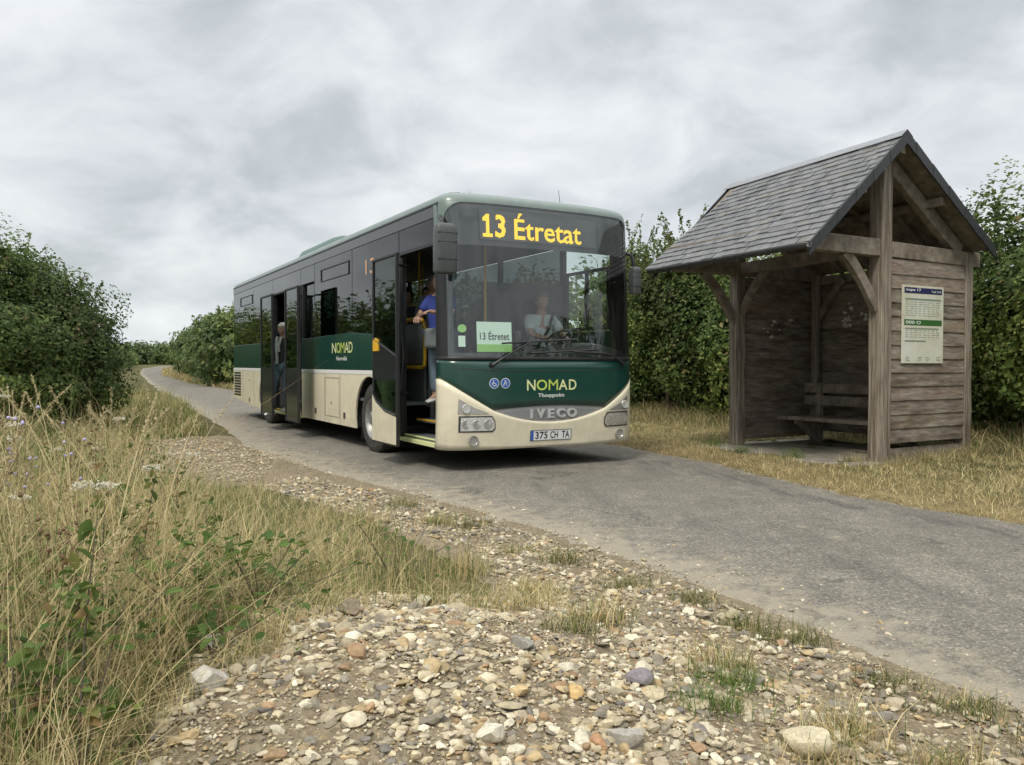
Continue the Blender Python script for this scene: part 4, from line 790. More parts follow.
def person(label, loc, rz, P, cloth, hair='grey', group=None, cat='person', hairlong=False):
    """P: joint positions in metres, figure faces -Y, origin under the feet/seat"""
    root = empty('person', loc, rz, label, cat, group); J = {k: Vector(v) for k, v in P.items()}; hd = J['head']; E = [('pelvis','spine'),('spine','chest'),('chest','neck'),('neck','skull')]
    J['skull'] = hd+Vector((0, .01, -.04)); del J['head']
    rad = dict(pelvis=.125, spine=.115, chest=.13, neck=.055, skull=.06)
    for s_ in 'lr':
        E += [('chest','sho'+s_),('sho'+s_,'elb'+s_),('elb'+s_,'wri'+s_),('wri'+s_,'palm'+s_),('pelvis','hip'+s_),('hip'+s_,'kne'+s_),('kne'+s_,'ank'+s_),('ank'+s_,'toe'+s_)]
        rad.update({'sho'+s_:.058,'elb'+s_:.042,'wri'+s_:.028,'hip'+s_:.088,'kne'+s_:.058,'ank'+s_:.04,'toe'+s_:.032})
        w = J['wri'+s_]; d = (w-J['elb'+s_]).normalized(); J['palm'+s_] = w+d*.065; rad['palm'+s_] = .030
        side = d.cross(Vector((0,0,1))); side = side.normalized() if side.length > .1 else Vector((0,1,0)); curl = Vector((0,0,-1)) if abs(d.z) < .7 else Vector((0,-1,0))
        for q_, (so_, ln) in enumerate(((-.030,.062),(-.011,.072),(.010,.068),(.029,.052))):
            a = J['palm'+s_]+side*so_+d*.02; J[f'f{q_}a'+s_] = a; J[f'f{q_}b'+s_] = a+d*ln*.6+curl*.015; J[f'f{q_}c'+s_] = a+d*ln*.8+curl*.045; E += [('palm'+s_,f'f{q_}a'+s_),(f'f{q_}a'+s_,f'f{q_}b'+s_),(f'f{q_}b'+s_,f'f{q_}c'+s_)]; rad.update({f'f{q_}a'+s_:.009,f'f{q_}b'+s_:.008,f'f{q_}c'+s_:.007})
        a = w+d*.03-side*.034; J['ta'+s_] = a; J['tb'+s_] = a+d*.03-side*.022+curl*.012; E += [('wri'+s_,'ta'+s_),('ta'+s_,'tb'+s_)]; rad.update({'ta'+s_:.011,'tb'+s_:.009})
    V, Fc = skin_mesh(J, E, rad, 'pelvis', 1)
    b = MB(); b.add(V, Fc, 0)
    # head: skull, jaw, nose, ears, all merged in the same body mesh
    HV, HF = ico(4); Q = []
    for v in HV:
        x, y, z = v; r = Vector((x*.076, y*.095, z*.122)); jaw = max(0, -z); r.x *= 1-.28*jaw; r.y += -.012*jaw if y < 0 else .03*jaw*y
        if y < 0:
            nose = math.exp(-((x/.17)**2+((z+.08)/.26)**2)); r.y -= .022*nose*(1 if z < .2 else .4); brow = math.exp(-((z-.22)/.10)**2); r.y -= .006*brow
            for ex_ in (-.38, .38): r.y += .012*math.exp(-(((x-ex_)/.17)**2+((z-.08)/.11)**2))
            r.y -= .006*math.exp(-((x/.3)**2+((z+.48)/.07)**2)); r.y += .005*math.exp(-((x/.35)**2+((z+.40)/.03)**2)); r.y -= .010*math.exp(-((x/.3)**2+((z+.85)/.14)**2))
        Q.append(hd+r)
    b.add(Q, [tuple(f) for f in HF], 0); EV, EF = ico(2)
    for s_ in (-1, 1): b.add([hd+Vector((s_*.077+v[0]*.010, .008+v[1]*.018, -.005+v[2]*.032)) for v in EV], [tuple(f) for f in EF], 0)
    b.build('body', M['skin'], root, smooth=True)
    b = MB(); 
    for v_ in (-.029, .029): b.add([hd+Vector((v_+v[0]*.011, -.077+v[1]*.008, .010+v[2]*.006)) for v in EV], [tuple(f) for f in EF])
    b.build('eyes', M['ink'], root, smooth=True)
    b = MB(); HV2, HF2 = ico(4); Q = []; keep = []
    for i, v in enumerate(HV2): Q.append(hd+Vector((v[0]*.086*(1+.03*math.sin(v[2]*23)), v[1]*.104+.006, v[2]*.128+.006)))
    for f in HF2:
        c_ = HV2[f].mean(0)
        if c_[2] > .42 or (c_[1] > .05 and c_[2] > (-.75 if hairlong else -.42)) or (abs(c_[0]) > .72 and c_[2] > -.05 and c_[1] > -.35): keep.append(tuple(f))
    b.add(Q, keep); b.build('hair', M['hair'+{'grey':'g','white':'w','dark':'b'}[hair]], root, smooth=True, solid=.008)
    def wear(name, m, joints, edges, grow, root_j, extra=None, rr=None):
        JJ = {k: J[k] for k in joints}; rd = {k: rad[k]+grow for k in joints}
        if extra: JJ.update(extra)
        if rr: rd.update(rr)
        v, f = skin_mesh(JJ, edges, rd, root_j, 2); b = MB(); b.add(v, f); b.build(name, M[m], root, smooth=True)
    top, trou, shoe, sleeve = cloth
    E2 = [('pelvis','spine'),('spine','chest'),('chest','coll')]; JX = ['pelvis','spine','chest']; ex = {'coll': J['chest'].lerp(J['neck'], .75)}; rx = {'coll': .066}
    for s_ in 'lr':
        JX += ['sho'+s_]; E2 += [('chest','sho'+s_)]
        if sleeve: JX += ['elb'+s_]; ex['cuff'+s_] = J['elb'+s_].lerp(J['wri'+s_], .9); rx['cuff'+s_] = .042; E2 += [('sho'+s_,'elb'+s_),('elb'+s_,'cuff'+s_)]
        else: ex['cuff'+s_] = J['sho'+s_].lerp(J['elb'+s_], .8); rx['cuff'+s_] = .068; E2 += [('sho'+s_,'cuff'+s_)]
    wear('top', top, JX, E2, .020, 'spine', ex, rx)
    JX = ['pelvis']; E2 = []; ex = {}; rx = {}
    for s_ in 'lr': JX += ['hip'+s_,'kne'+s_]; ex['hem'+s_] = J['kne'+s_].lerp(J['ank'+s_], .88); rx['hem'+s_] = .062; E2 += [('pelvis','hip'+s_),('hip'+s_,'kne'+s_),('kne'+s_,'hem'+s_)]
    wear('trousers', trou, JX, E2, .016, 'pelvis', ex, rx)
    for s_ in 'lr':
        b = MB(); a, t_ = J['ank'+s_], J['toe'+s_]; d = (t_-a); heel = a-Vector((d.x, d.y, 0))*.35; rr_ = []; zb = t_.z-.032
        f_ = Vector((d.x, d.y, 0)); fl = f_.length or .1; f_ = f_/fl if f_.length else Vector((0,-1,0)); rt = Vector((-f_.y, f_.x, 0)); P_ = []
        for t, w_, h_ in ((-.085,.020,.03),(-.07,.036,.075),(-.03,.040,.10),(.02,.042,.088),(.08,.047,.062),(.13,.046,.048),(.165,.034,.035),(.18,.012,.02)):
            c_ = Vector((a.x, a.y, 0))+f_*t; P_.append([c_+rt*w_*math.cos(q_)*1.0+Vector((0,0,zb+h_*.5+h_*.5*math.sin(q_))) for q_ in np.linspace(0, 2*math.pi, 13)])
        b.grid(P_); b.build('shoe', M[shoe], root, smooth=True)
    return root
def stand(h=1.7, **kw):
    k = h/1.75; P = dict(pelvis=(0,0,.95), spine=(0,0,1.12), chest=(0,0,1.33), neck=(0,.01,1.50), head=(0,-.015,1.635), shol=(-.175,0,1.41), shor=(.175,0,1.41), elbl=(-.225,.02,1.13), elbr=(.225,.02,1.13), wril=(-.215,-.07,.89), wrir=(.215,-.07,.89),
        hipl=(-.085,0,.90), hipr=(.085,0,.90), knel=(-.095,-.01,.50), kner=(.095,-.01,.50), ankl=(-.095,.02,.085), ankr=(.095,.02,.085), toel=(-.10,-.11,.035), toer=(.10,-.11,.035))
    P = {a: tuple(np.array(v)*k) for a, v in P.items()}; P.update(kw); return P
# driver, seated facing the windscreen, both hands on the wheel
sw = SWC; drv = dict(pelvis=(0,.0,.12), spine=(0,-.02,.30), chest=(0,-.02,.50), neck=(0,-.03,.66), head=(0,-.06,.80), shol=(-.18,-.02,.57), shor=(.18,-.02,.57), elbl=(-.25,-.20,.36), elbr=(.25,-.20,.36), wril=(-.17,-.36,.32), wrir=(.17,-.36,.32),
    hipl=(-.09,-.03,.10), hipr=(.09,-.03,.10), knel=(-.11,-.45,.09), kner=(.11,-.45,.09), ankl=(-.11,-.50,-.33), ankr=(.11,-.52,-.33), toel=(-.11,-.62,-.37), toer=(.11,-.64,-.37))
drvr = person('driver in a pale short-sleeved shirt gripping the steering wheel', bw(1.87, 1.15, 1.23), BA, drv, ('shirtw', 'darkc', 'darkc', False), 'grey')
b = MB(); b.tube([(.17,-.07,.66),(.05,-.17,.45),(-.14,-.13,.16)], .02, 6); b.build('seat_belt', M['darkc'], drvr)
person('passenger in blue top, jeans and white shoes standing in the front doorway', bw(.42, 1.09, .74), BA-R(60), stand(1.56, wril=(-.12,-.30,1.02), elbl=(-.24,-.10,1.06), wrir=(.16,-.34,1.08), elbr=(.25,-.12,1.06)), ('shirtb', 'jeans', 'shoe', False), 'grey')
bg_ = MB(); bg_.box((-.10, -.04, 0), (.10, .04, .24)); bag = bg_.build('shoulder_bag', M['bag'], None, bevel=.035); bag.location = bw(.24, .93, 1.40); bag.rotation_euler = (0, 0, BA-R(60)); tag(bag, 'grey bag held by the passenger in the front doorway', 'bag')
person('dark-haired passenger looking out behind the yellow loop rail', bw(.66, 2.75, .74), BA-R(45), stand(1.52), ('jacket', 'darkc', 'darkc', True), 'dark', hairlong=True)
person('passenger in navy with one arm raised to a grab pole', bw(.95, 2.65, .74), BA-R(35), stand(1.56, elbr=(.30,-.16,1.36), wrir=(.14,-.24,1.56)), ('darkc', 'darkc', 'darkc', False), 'dark')
person('passenger in grey standing in the aisle behind the windscreen', bw(.62, 1.75, .74), BA, stand(1.60), ('bag', 'darkc', 'darkc', True), 'grey')
sh = stand(1.62, knel=(-.10,-.16,.50), ankl=(-.10,-.20,.02), toel=(-.10,-.33,-.03))
om = person('white-haired man in charcoal jacket stepping down from the rear door', bw(.02, 7.28, .335), BA-R(55), sh, ('jacket', 'jeans', 'shoe', True), 'white')
b = MB(); b.tube([(-.05,-.10,1.38),(-.03,-.150,1.22),(-.02,-.145,1.02),(-.02,-.145,.88)], [.022,.028,.03,.028], 8); b.tube([(.05,-.10,1.38),(.03,-.150,1.22),(.03,-.145,1.10)], [.022,.026,.024], 8); b.build('scarf', M['scarf'], om, smooth=True)
# ------------------------------------------------------------------ the timber bus shelter (local: x back from the lane, y along the lane away from camera)
SB = R(29.33); SO = Vector((4.36, 9.64, 0)); SM = Matrix.Translation(SO) @ Matrix.Rotation(SB, 4, 'Z')
def sw_(x, y, z): return SM @ Vector((x, y, z))
shel = empty('bus_shelter', SO, SB, 'weathered timber bus shelter with slate gable roof beside the lane', 'bus shelter')
LN, DP = 2.315, 1.645
def tint1(c=(.2,.165,.125)): return c
def post(x, y, z0, z1, w, name='post', m='woodz'):
    b = MB(); n = 9; vs = []; r_ = random.Random(int(x*100+y*37))
    P = []
    for i in range(n):
        z = z0+(z1-z0)*i/(n-1); dx_, dy_ = r_.uniform(-.005,.005), r_.uniform(-.005,.005); k = 1+r_.uniform(-.03,.03); h = w/2*k; ch = .012
        P.append([(x+dx_+a, y+dy_+c_, z) for a, c_ in ((-h+ch,-h),(h-ch,-h),(h,-h+ch),(h,h-ch),(h-ch,h),(-h+ch,h),(-h,h-ch),(-h,-h+ch),(-h+ch,-h))])
    b.grid(P); b.add(P[-1][:-1], [tuple(range(8))]); return b.build(name, M[m], shel)
def g_l(x, y): p = sw_(x, y, 0); return float(gz(p.x, p.y))
RZ0, RZ1 = 3.86, 3.77   # ridge, near and far end
def ridge(y): return lerp(RZ0, RZ1, (y+.305)/(2.49+.305))
def eave(y, side): return (2.49-.012*y) if side < 0 else (2.66-.03*y)
EF, EB = -1.583, 1.753
def roofz(x, y):
    return lerp(ridge(y), eave(y, -1), x/EF) if x < 0 else lerp(ridge(y), eave(y, 1), x/EB)
post(0, 0, -.05, 3.66, .185); post(0, LN, -.05, 3.58, .165); post(DP, 0, -.05, 2.62, .15); post(DP, LN, -.05, 2.56, .15)
post(DP-.13, LN-.10, .05, 2.55, .09)
def beam(p, q, w, h, name='beam', up=(0,0,1)): b = MB(); b.bar(p, q, w, h, up=up); return b.build(name, M['wood'], shel, bevel=.008)
for y in (0, LN):
    wd = .13
    beam((-1.20, y, 2.58), (-.094 if y == 0 else -.084, y, 2.575), wd, .20, 'tie_beam'); beam((.094 if y == 0 else .084, y, 2.57), (DP+.24, y, 2.545), wd, .185, 'tie_beam')
    # principal rafters of the gable
    beam((-1.22, y, roofz(-1.22, y)-.17), (-.09, y, roofz(-.09, y)-.20), .10, .17, 'rafter', up=(0,0,1)); beam((.09, y, roofz(.09, y)-.20), (1.50, y, roofz(1.50, y)-.19), .10, .17, 'rafter')
# plates and purlins along the roof
beam((-1.17, -.20, 2.745), (-1.17, LN+.12, 2.735), .11, .13, 'wall_plate'); beam((DP, .08, 2.50), (DP, LN-.08, 2.47), .11, .13, 'wall_plate'); beam((0, -.28, 3.70), (0, LN+.14, 3.61), .08, .14, 'ridge_beam'); beam((0, .10, 2.60), (0, LN-.09, 2.56), .12, .16, 'wall_plate')
for x in (-.62, .8): beam((x, -.25, roofz(x, 0)-.14), (x, LN+.12, roofz(x, LN)-.14), .07, .10, 'purlin')
for y in (.45, .95, 1.42, 1.88):
    beam((-1.52, y, roofz(-1.52, y)-.075), (-.03, y, roofz(-.03, y)-.075), .05, .07, 'rafter'); beam((.03, y, roofz(.03, y)-.075), (1.70, y, roofz(1.70, y)-.075), .05, .07, 'rafter')
def brace(f, w, th, name='brace'):
    """curved brace: f(t) -> centre point, normal direction in plane"""
    b = MB(); P = []
    for t in np.linspace(0, 1, 12):
        c_, nrm, sd_ = f(t); c_, nrm, sd_ = Vector(c_), Vector(nrm).normalized(), Vector(sd_); h = w/2; P.append([c_-nrm*h-sd_*th/2, c_+nrm*h-sd_*th/2, c_+nrm*h+sd_*th/2, c_-nrm*h+sd_*th/2, c_-nrm*h-sd_*th/2])
    b.grid(P); b.add(P[0][:-1], [(3,2,1,0)]); b.add(P[-1][:-1], [(0,1,2,3)]); return b.build(name, M['wood'], shel, bevel=.006)
def arc(p0, p1, bulge, sd_):
    p0, p1, bulge = Vector(p0), Vector(p1), Vector(bulge); mid = (p0+p1)/2+bulge
    def f(t):
        c_ = p0*(1-t)**2+mid*2*t*(1-t)+p1*t*t; d = (mid-p0)*2*(1-t)+(p1-mid)*2*t; return c_, Vector(sd_).cross(d), sd_
    return f
for y in (0, LN):
    brace(arc((-.085, y, 1.86), (-.66, y, 2.50), (-.06, 0, .17), (0, 1, 0)), .125, .07)
brace(arc((0, .08, 1.95), (0, .55, 2.54), (0, .05, .15), (1, 0, 0)), .10, .06); brace(arc((0, LN-.08, 1.95), (0, LN-.55, 2.52), (0, -.05, .15), (1, 0, 0)), .10, .06)
brace(arc((DP-.11, LN-.10, 1.85), (DP-.11, LN-.58, 2.45), (0, -.08, .17), (1, 0, 0)), .09, .05)
# horizontal cladding, one mesh per wall, real boards with gaps
def cladding(name, p0, p1, z0, z1, out, nb, skew=0, inner=False):
    b = MB(); r_ = random.Random(len(name)+int(p0[0]*10)); p0, p1, out = Vector(p0), Vector(p1), Vector(out); d = p1-p0; H = (z1-z0)/nb
    for k in range(nb):
        za = z0+k*H+r_.uniform(-.003,.002); zb = z0+(k+1)*H+.008+r_.uniform(.0,.004); v = r_.uniform(.6,1.4); col = (.150*v, .112*v, .082*v*r_.uniform(.9,1.1)); tl = .012
        n_ = 8; P = []
        for i in range(n_+1):
            t = i/n_; w = r_.uniform(-.002,.002); a = p0+d*t; P.append([a+out*.013+Vector((0,0,za+w)), a+out*(.020+tl)+Vector((0,0,za+w)), a+out*.018+Vector((0,0,zb+w)), a+Vector((0,0,zb+w)), a+out*.013+Vector((0,0,za+w))])
        kf = len(b.v); b.grid(P); b.c[kf:] = [col]*(len(b.v)-kf); 
        for t in (.03, .045, .955, .97) if k % 2 else (.035, .965):
            for hz_ in (.3, .72):
                c0 = p0+d*t+out*.0325+Vector((0, 0, lerp(za, zb, hz_)-.0)); e1 = d.normalized()*.004; e2 = Vector((0, 0, .004)); b.add([c0-e1-e2-out*.008*hz_, c0+e1-e2-out*.008*hz_, c0+e1+e2-out*.009*hz_, c0-e1+e2-out*.009*hz_], [(0,1,2,3)], 0, (.02,.018,.016))
        b.add(P[0][:-1], [(3,2,1,0)], 0, col); b.add(P[-1][:-1], [(0,1,2,3)], 0, col)
    return b.build(name, M['plank'], shel, tint=True)
cladding('cladding', (.095, -.03, 0), (DP-.078, -.03, 0), .27, 2.45, (0, -1, 0), 13)
cladding('cladding', (DP-.078, LN+.03, 0), (.085, LN+.03, 0), .12, 2.45, (0, 1, 0), 14)
cladding('cladding', (DP+.02, LN-.08, 0), (DP+.02, .08, 0), .20, 2.44, (1, 0, 0), 13)
for yy in (-.03, LN+.03):   # a plain board lining behind, seen from inside
    pass
b = MB(); b.box((.10, -.022, .02), (DP-.08, -.004, .20)); b.build('base_rail', M['wood'], shel, bevel=.006)
# torn remains of paper on the inside walls
def torn(fn, n, seed, sc_):
    r_ = random.Random(seed); b = MB()
    for k in range(n):
        u, v = r_.gauss(0, .13*sc_), r_.gauss(0, .09*sc_); m_ = r_.randint(5, 8); rr = r_.uniform(.012, .045); pts = [fn(u+rr*r_.uniform(.6,1.5)*math.cos(t), v+rr*r_.uniform(.35,.8)*math.sin(t)) for t in np.linspace(0, 2*math.pi, m_, endpoint=False)]; b.add(pts, [tuple(range(m_))])
    return b.build('torn_paper', M['paper'], shel)
torn(lambda u, v: (DP+.004, 1.68+u, 1.86+v*1.3), 18, 3, 1.15); torn(lambda u, v: (.72+u*1.2, LN+.016, 1.74+v), 9, 4, 1.1)
# roof: slates in courses on a boarded deck
def slates(side):
    b = MB(); r_ = random.Random(9+side); nrow = 17; ncol = 15; Y0, Y1 = -.305, 2.46
    for r__ in range(nrow):
        t0 = r__/nrow; t1 = (r__+1.12)/nrow
        for c_ in range(-1, ncol+1):
            w = (Y1-Y0)/ncol; ya = Y0+(c_+(.5 if r__ % 2 else 0))*w+r_.uniform(-.008,.008); yb = ya+w-r_.uniform(.003,.010); YE = Y1-(.24*(t0+.03) if side < 0 else 0); ya, yb = max(ya, Y0), min(yb, YE)
            if yb-ya < .02: continue
            E_ = EF if side < 0 else EB; lift = .012+r_.uniform(0,.007); v = r_.uniform(.65,1.35); g = r_.random()
            col = (.10*v, .103*v, .115*v) if g < .9 else (.14*v, .135*v, .12*v); tj = r_.uniform(-.012,.012)/2
            def pt(t, y, h): x = E_*t; return (x, y, roofz(x, y)+h)
            ta = max(0, 1-t1+0); tb = 1-t0+tj
            q = [pt(ta, ya, .006), pt(ta, yb, .006), pt(tb, yb, lift+.006), pt(tb, ya, lift+.006)]; q2 = [(p[0], p[1], p[2]-.009) for p in q]
            b.add(q+q2, [(0,1,2,3),(7,6,5,4),(0,4,5,1),(1,5,6,2),(2,6,7,3),(3,7,4,0)], 0, col)
    return b
for side in (-1, 1):
    slates(side).build('roof_slates', M['slate'], shel, tint=True)
    E_ = EF if side < 0 else EB; b = MB(); P = [[(E_*t, y*(.985-(.10*t if side < 0 else 0)) if y > 0 else y, roofz(E_*t, y)-.012) for t in np.linspace(0, 1, 6)] for y in np.linspace(-.29, 2.44, 8)]; b.grid(P); b.build('roof_deck', M['wood'], shel, solid=.02)
    # verge: lapped dark slates on the near gable edge
    b = MB(); nseg = 11
    for k in range(nseg):
        x0, x1 = E_*k/nseg, E_*(k+1.08)/nseg; o_ = .004*(k % 2); b.prism([(x0, roofz(x0, -.3)+.020), (x1, roofz(x1, -.3)+.014), (x1, roofz(x1, -.3)-.125), (x0, roofz(x0, -.3)-.120)], lambda x, z, o_=o_: (x, -.332-o_, z), lambda x, z, o_=o_: (x, -.312-o_, z))
    b.build('verge', M['slatedark'], shel)
    b = MB(); b.prism([(0, roofz(0, 2.4)+.005), (E_, roofz(E_, 2.4)+.005), (E_, roofz(E_, 2.4)-.11), (0, roofz(0, 2.4)-.12)], lambda x, z: (x, 2.465+(.15*x if x < 0 else 0), z), lambda x, z: (x, 2.485+(.15*x if x < 0 else 0), z)); b.build('verge', M['slatedark'], shel)
b = MB(); P = [[(dx_, y, ridge(y)+h) for dx_, h in ((-.10, -.055), (-.095, -.045), (0, .034), (.095, -.035), (.10, -.045))] for y in np.linspace(-.33, 2.49, 8)]; b.grid(P); b.build('ridge_capping', M['ridge'], shel, solid=.006)
b = MB(); P = [[(EF-.045+.05*math.cos(t), y, eave(y, -1)-.01+.05*math.sin(t)) for t in np.linspace(math.pi*.95, math.pi*2.05, 9)] for y in np.linspace(-.34, 2.26, 12)]; b.grid(P); g_ = b.build('gutter', M['zinc'], shel, smooth=True, solid=.006)
for y in np.arange(-.2, 2.2, .42):
    b = MB(); P = [(EF-.045+.056*math.cos(t), y, eave(y, -1)-.01+.056*math.sin(t)) for t in np.linspace(math.pi, 2*math.pi, 8)]; b.tube(P, .006, 4); b.build('gutter_bracket', M['zinc'], g_)
# bench
ben = empty('bench', sw_(DP-.55, 1.13, .06), SB, 'plain plank bench with backrest inside the timber shelter', 'bench'); bo = lambda p: (p[0]-(DP-.55), p[1]-1.13, p[2]-.06)
def bb(name, lst, par=None, m='wood'):
    b = MB(); [b.bar(bo(p), bo(q), w, h) for p, q, w, h in lst]; return b.build(name, M[m], par or ben, bevel=.006)
bb('seat', [((.90, .10, .435), (.90, 2.22, .435), .40, .055)])
bb('backrest', [((1.26, .12, .68), (1.26, 2.2, .68), .04, .14)]); bb('backrest', [((1.28, .12, .86), (1.28, 2.2, .86), .04, .14)])
for y in (.40, 1.90): bb('leg', [((1.24, y, .05), (1.24, y, .94), .07, .08)]); bb('brace', [((1.22, y, .08), (.78, y, .40), .07, .08)]); bb('bracket', [((1.20, y, .38), (.74, y, .38), .06, .05)])
# timetable board
tb = empty('timetable_board', sw_(.70, -.066, 1.22), SB, 'cream timetable poster fixed to the shelter gable planks', 'timetable')
X0, X1, TH = -.40, .40, .94
b = MB(); b.box((X0, -.012, 0), (X1, .004, TH)); b.build('panel', M['board'], tb, bevel=.003)
def rect(name, x0, z0, x1, z1, m, d=.014): b = MB(); b.box((x0, -d, z0), (x1, -.0122, z1)); return b.build(name, M[m], tb)
hd1 = rect('header_band', -.365, .845, .365, .915, 'navy'); hd2 = rect('header_band', -.365, .46, .365, .53, 'pgreen')
tf = lambda u, v: (u, -.0155, v)
lettering('header_lettering', 'nope 17', (-.34, .862, -.05, .905), tf, M['chalk'], tb, bold=.03); lettering('header_lettering', 'Tadi 518', (.15, .865, .34, .89), tf, M['chalk'], tb, bold=.02); lettering('header_lettering', '000 O', (-.34, .475, -.05, .515), tf, M['chalk'], tb, bold=.03)
b = MB()
for (x0, z0, x1, z1) in ((-.35, .765, .35, .785), (-.35, .415, .30, .43), (-.35, .262, .05, .28)): b.box((x0, -.014, z0), (x1, -.0122, z1))
b.build('rule', M['grey'], tb)
r_ = random.Random(2); b = MB()
for z in list(np.arange(.575, .75, .027))+list(np.arange(.315, .405, .027)):
    for x in np.arange(-.34, .32, .085):
        w = r_.uniform(.03, .07); b.box((x, -.0135, z), (x+w, -.0122, z+.007))
for z in (.03, .05, .07):
    for x in (-.33, -.1, .05, .26): b.box((x, -.0135, z), (x+r_.uniform(.05,.10), -.0122, z+.006))
for x in np.arange(-.26, .34, .085): b.box((x-.008, -.0132, .565), (x-.006, -.0122, .75))
b.build('timetable_rows', M['grey'], tb)
# concrete slab
b = MB(); r_ = random.Random(4); pts = [(-.62, -.10), (-.70, .6), (-.60, 1.3), (-.66, 2.0), (-.50, 2.55), (.4, 2.62), (1.62, 2.6), (1.62, -.05), (.6, -.02), (.2, -.14)]
b.prism(pts, lambda x, y: (x, y, -.1), lambda x, y: (x, y, .055)); slab = b.build('concrete_slab', M['conc'], None, bevel=.015); slab.location = SO; slab.rotation_euler = (0, 0, SB); tag(slab, 'concrete floor slab under the shelter', 'slab', kind='structure')

# ------------------------------------------------------------------ hedges and shrubs
big = [(-8.8, 12.6, 1.45, 1.9, 1.6, 1.75), (-9.9, 13.2, 1.5, 1.8, 1.8, 1.85), (-8.3, 14.0, 1.5, 1.25, 1.5, 1.6), (-11.6, 13.4, 1.6, 2.0, 1.8, 1.75), (-8.8, 12.3, .9, 2.2, 1.3, .95), (-7.45, 13.3, 1.0, .95, 1.2, 1.1), (-7.7, 13.6, 1.7, .95, 1.1, .9), (-8.3, 13.4, 2.3, .9, 1.0, .8), (-9.2, 12.8, 2.55, 1.1, 1.0, .75)]
shrub('hawthorn_bush', 'large dense dark green bush left of the lane behind tall dry grass', 'bush', big, 125000, .068, shoots=120, shoot_len=.55, stems=9)
row = []
for i, t in enumerate(np.linspace(0, 1, 9)): row.append((lerp(-10.9, -22.6, t)+rng.normal()*.2, lerp(16.6, 41, t), 1.45, 1.5, 2.1, 1.65+rng.normal()*.2))
shrub('hedgerow', 'hedgerow running along the left side of the lane behind the large bush', 'hedge', row, 36000, .15, shoots=90, shoot_len=.7, stems=6)
# right-hand hedge behind bus and shelter
def along(t, off): p = sw_(off, t, 0); return (p.x, p.y)
BRIGHT = [(.06,.09,.025),(.10,.15,.04),(.15,.20,.055),(.20,.24,.075),(.19,.17,.07)]
hb = []
for t in np.arange(-3.0, 10.4, 1.15):
    x, y = along(t, 3.45+.2*math.sin(t*2)); hb.append((x, y, 1.6, 1.2, 1.15, 1.82+.16*math.sin(t*3.1)))
shrub('hedge', 'tall dark hedge running behind the bus and the timber shelter', 'hedge', hb, 175000, .072, shoots=110, shoot_len=.5, stems=10, inner=.34)
for (t, off, hh, lb) in ((6.9, 3.1, 3.15, 'leafy sapling rising above the hedge just left of the shelter roof'), (-1.35, 3.3, 2.95, 'loose airy shrub topping the hedge right of the shelter roof'), (8.7, 3.0, 3.1, 'paler green shrub between the bus nose and the hedge')):
    x, y = along(t, off); bl = [(x, y, hh, .75, .75, .75), (x+.3, y-.25, hh-.5, .8, .8, .75), (x-.35, y+.3, hh-.8, .8, .8, .9)]
    shrub('sapling' if 5 < t < 8 else 'shrub', lb, 'sapling' if 5 < t < 8 else 'shrub', bl, 9500, .08, pal=BRIGHT, shoots=44, shoot_len=.9, stems=6)
hr = []
for t in np.linspace(0, 1, 6): hr.append((lerp(9.6, 13.5, t), lerp(6.3, -1.5, t), 1.3, 1.3, 1.3, 1.75+.3*math.sin(t*9)))
shrub('hedge', 'hedge end standing past the right edge of the shelter', 'hedge', hr, 16000, .12, shoots=50, shoot_len=.7, stems=4)
fr = [(lerp(-14.4, -26.6, t)+.4*math.sin(t*30), lerp(43.5, 70, t), 1.85+.3*t, 2.1, 2.6, 2.15+.3*math.sin(t*17)) for t in np.linspace(0, 1, 11)]
FARG = [(.075,.115,.045),(.11,.165,.06),(.15,.21,.075),(.19,.24,.095),(.17,.17,.08)]
shrub('hedge', 'tall clipped hedge on the right of the bend beyond the rear of the bus', 'hedge', fr, 42000, .26, pal=FARG, shoots=60, shoot_len=1.0, stems=4)
fr2 = [(-9.5+2.2*k, 39-3.0*k, 1.9, 2.2, 2.2, 2.3) for k in range(6)]
shrub('hedge', 'hedge on the right verge hidden behind the length of the bus', 'hedge', fr2, 16000, .2, shoots=30, shoot_len=.7, stems=3)
ff = [(x, 128+5*math.sin(x*.3), 3.0, 5, 4, 3.1+.3*math.sin(x)) for x in np.arange(-84, -2, 5.5)]
ff = [(a, b_, c_-.7, d, e_, f_-.6) for a, b_, c_, d, e_, f_ in ff]
shrub('hedge', 'distant hedge across the fields where the lane disappears', 'hedge', ff, 30000, .55, pal=FARG, shoots=0, stems=3)
fl = [(lerp(-37, -55, t), lerp(70, 112, t), 1.7, 3.0, 3.5, 1.7) for t in np.linspace(0, 1, 8)]
shrub('hedge', 'far hedge on the outside of the bend left of the lane', 'hedge', fl, 16000, .4, pal=FARG, shoots=0, stems=3)

# ------------------------------------------------------------------ grass
parts = []
def add(*a, **k): parts.append(blades(*a, **k))
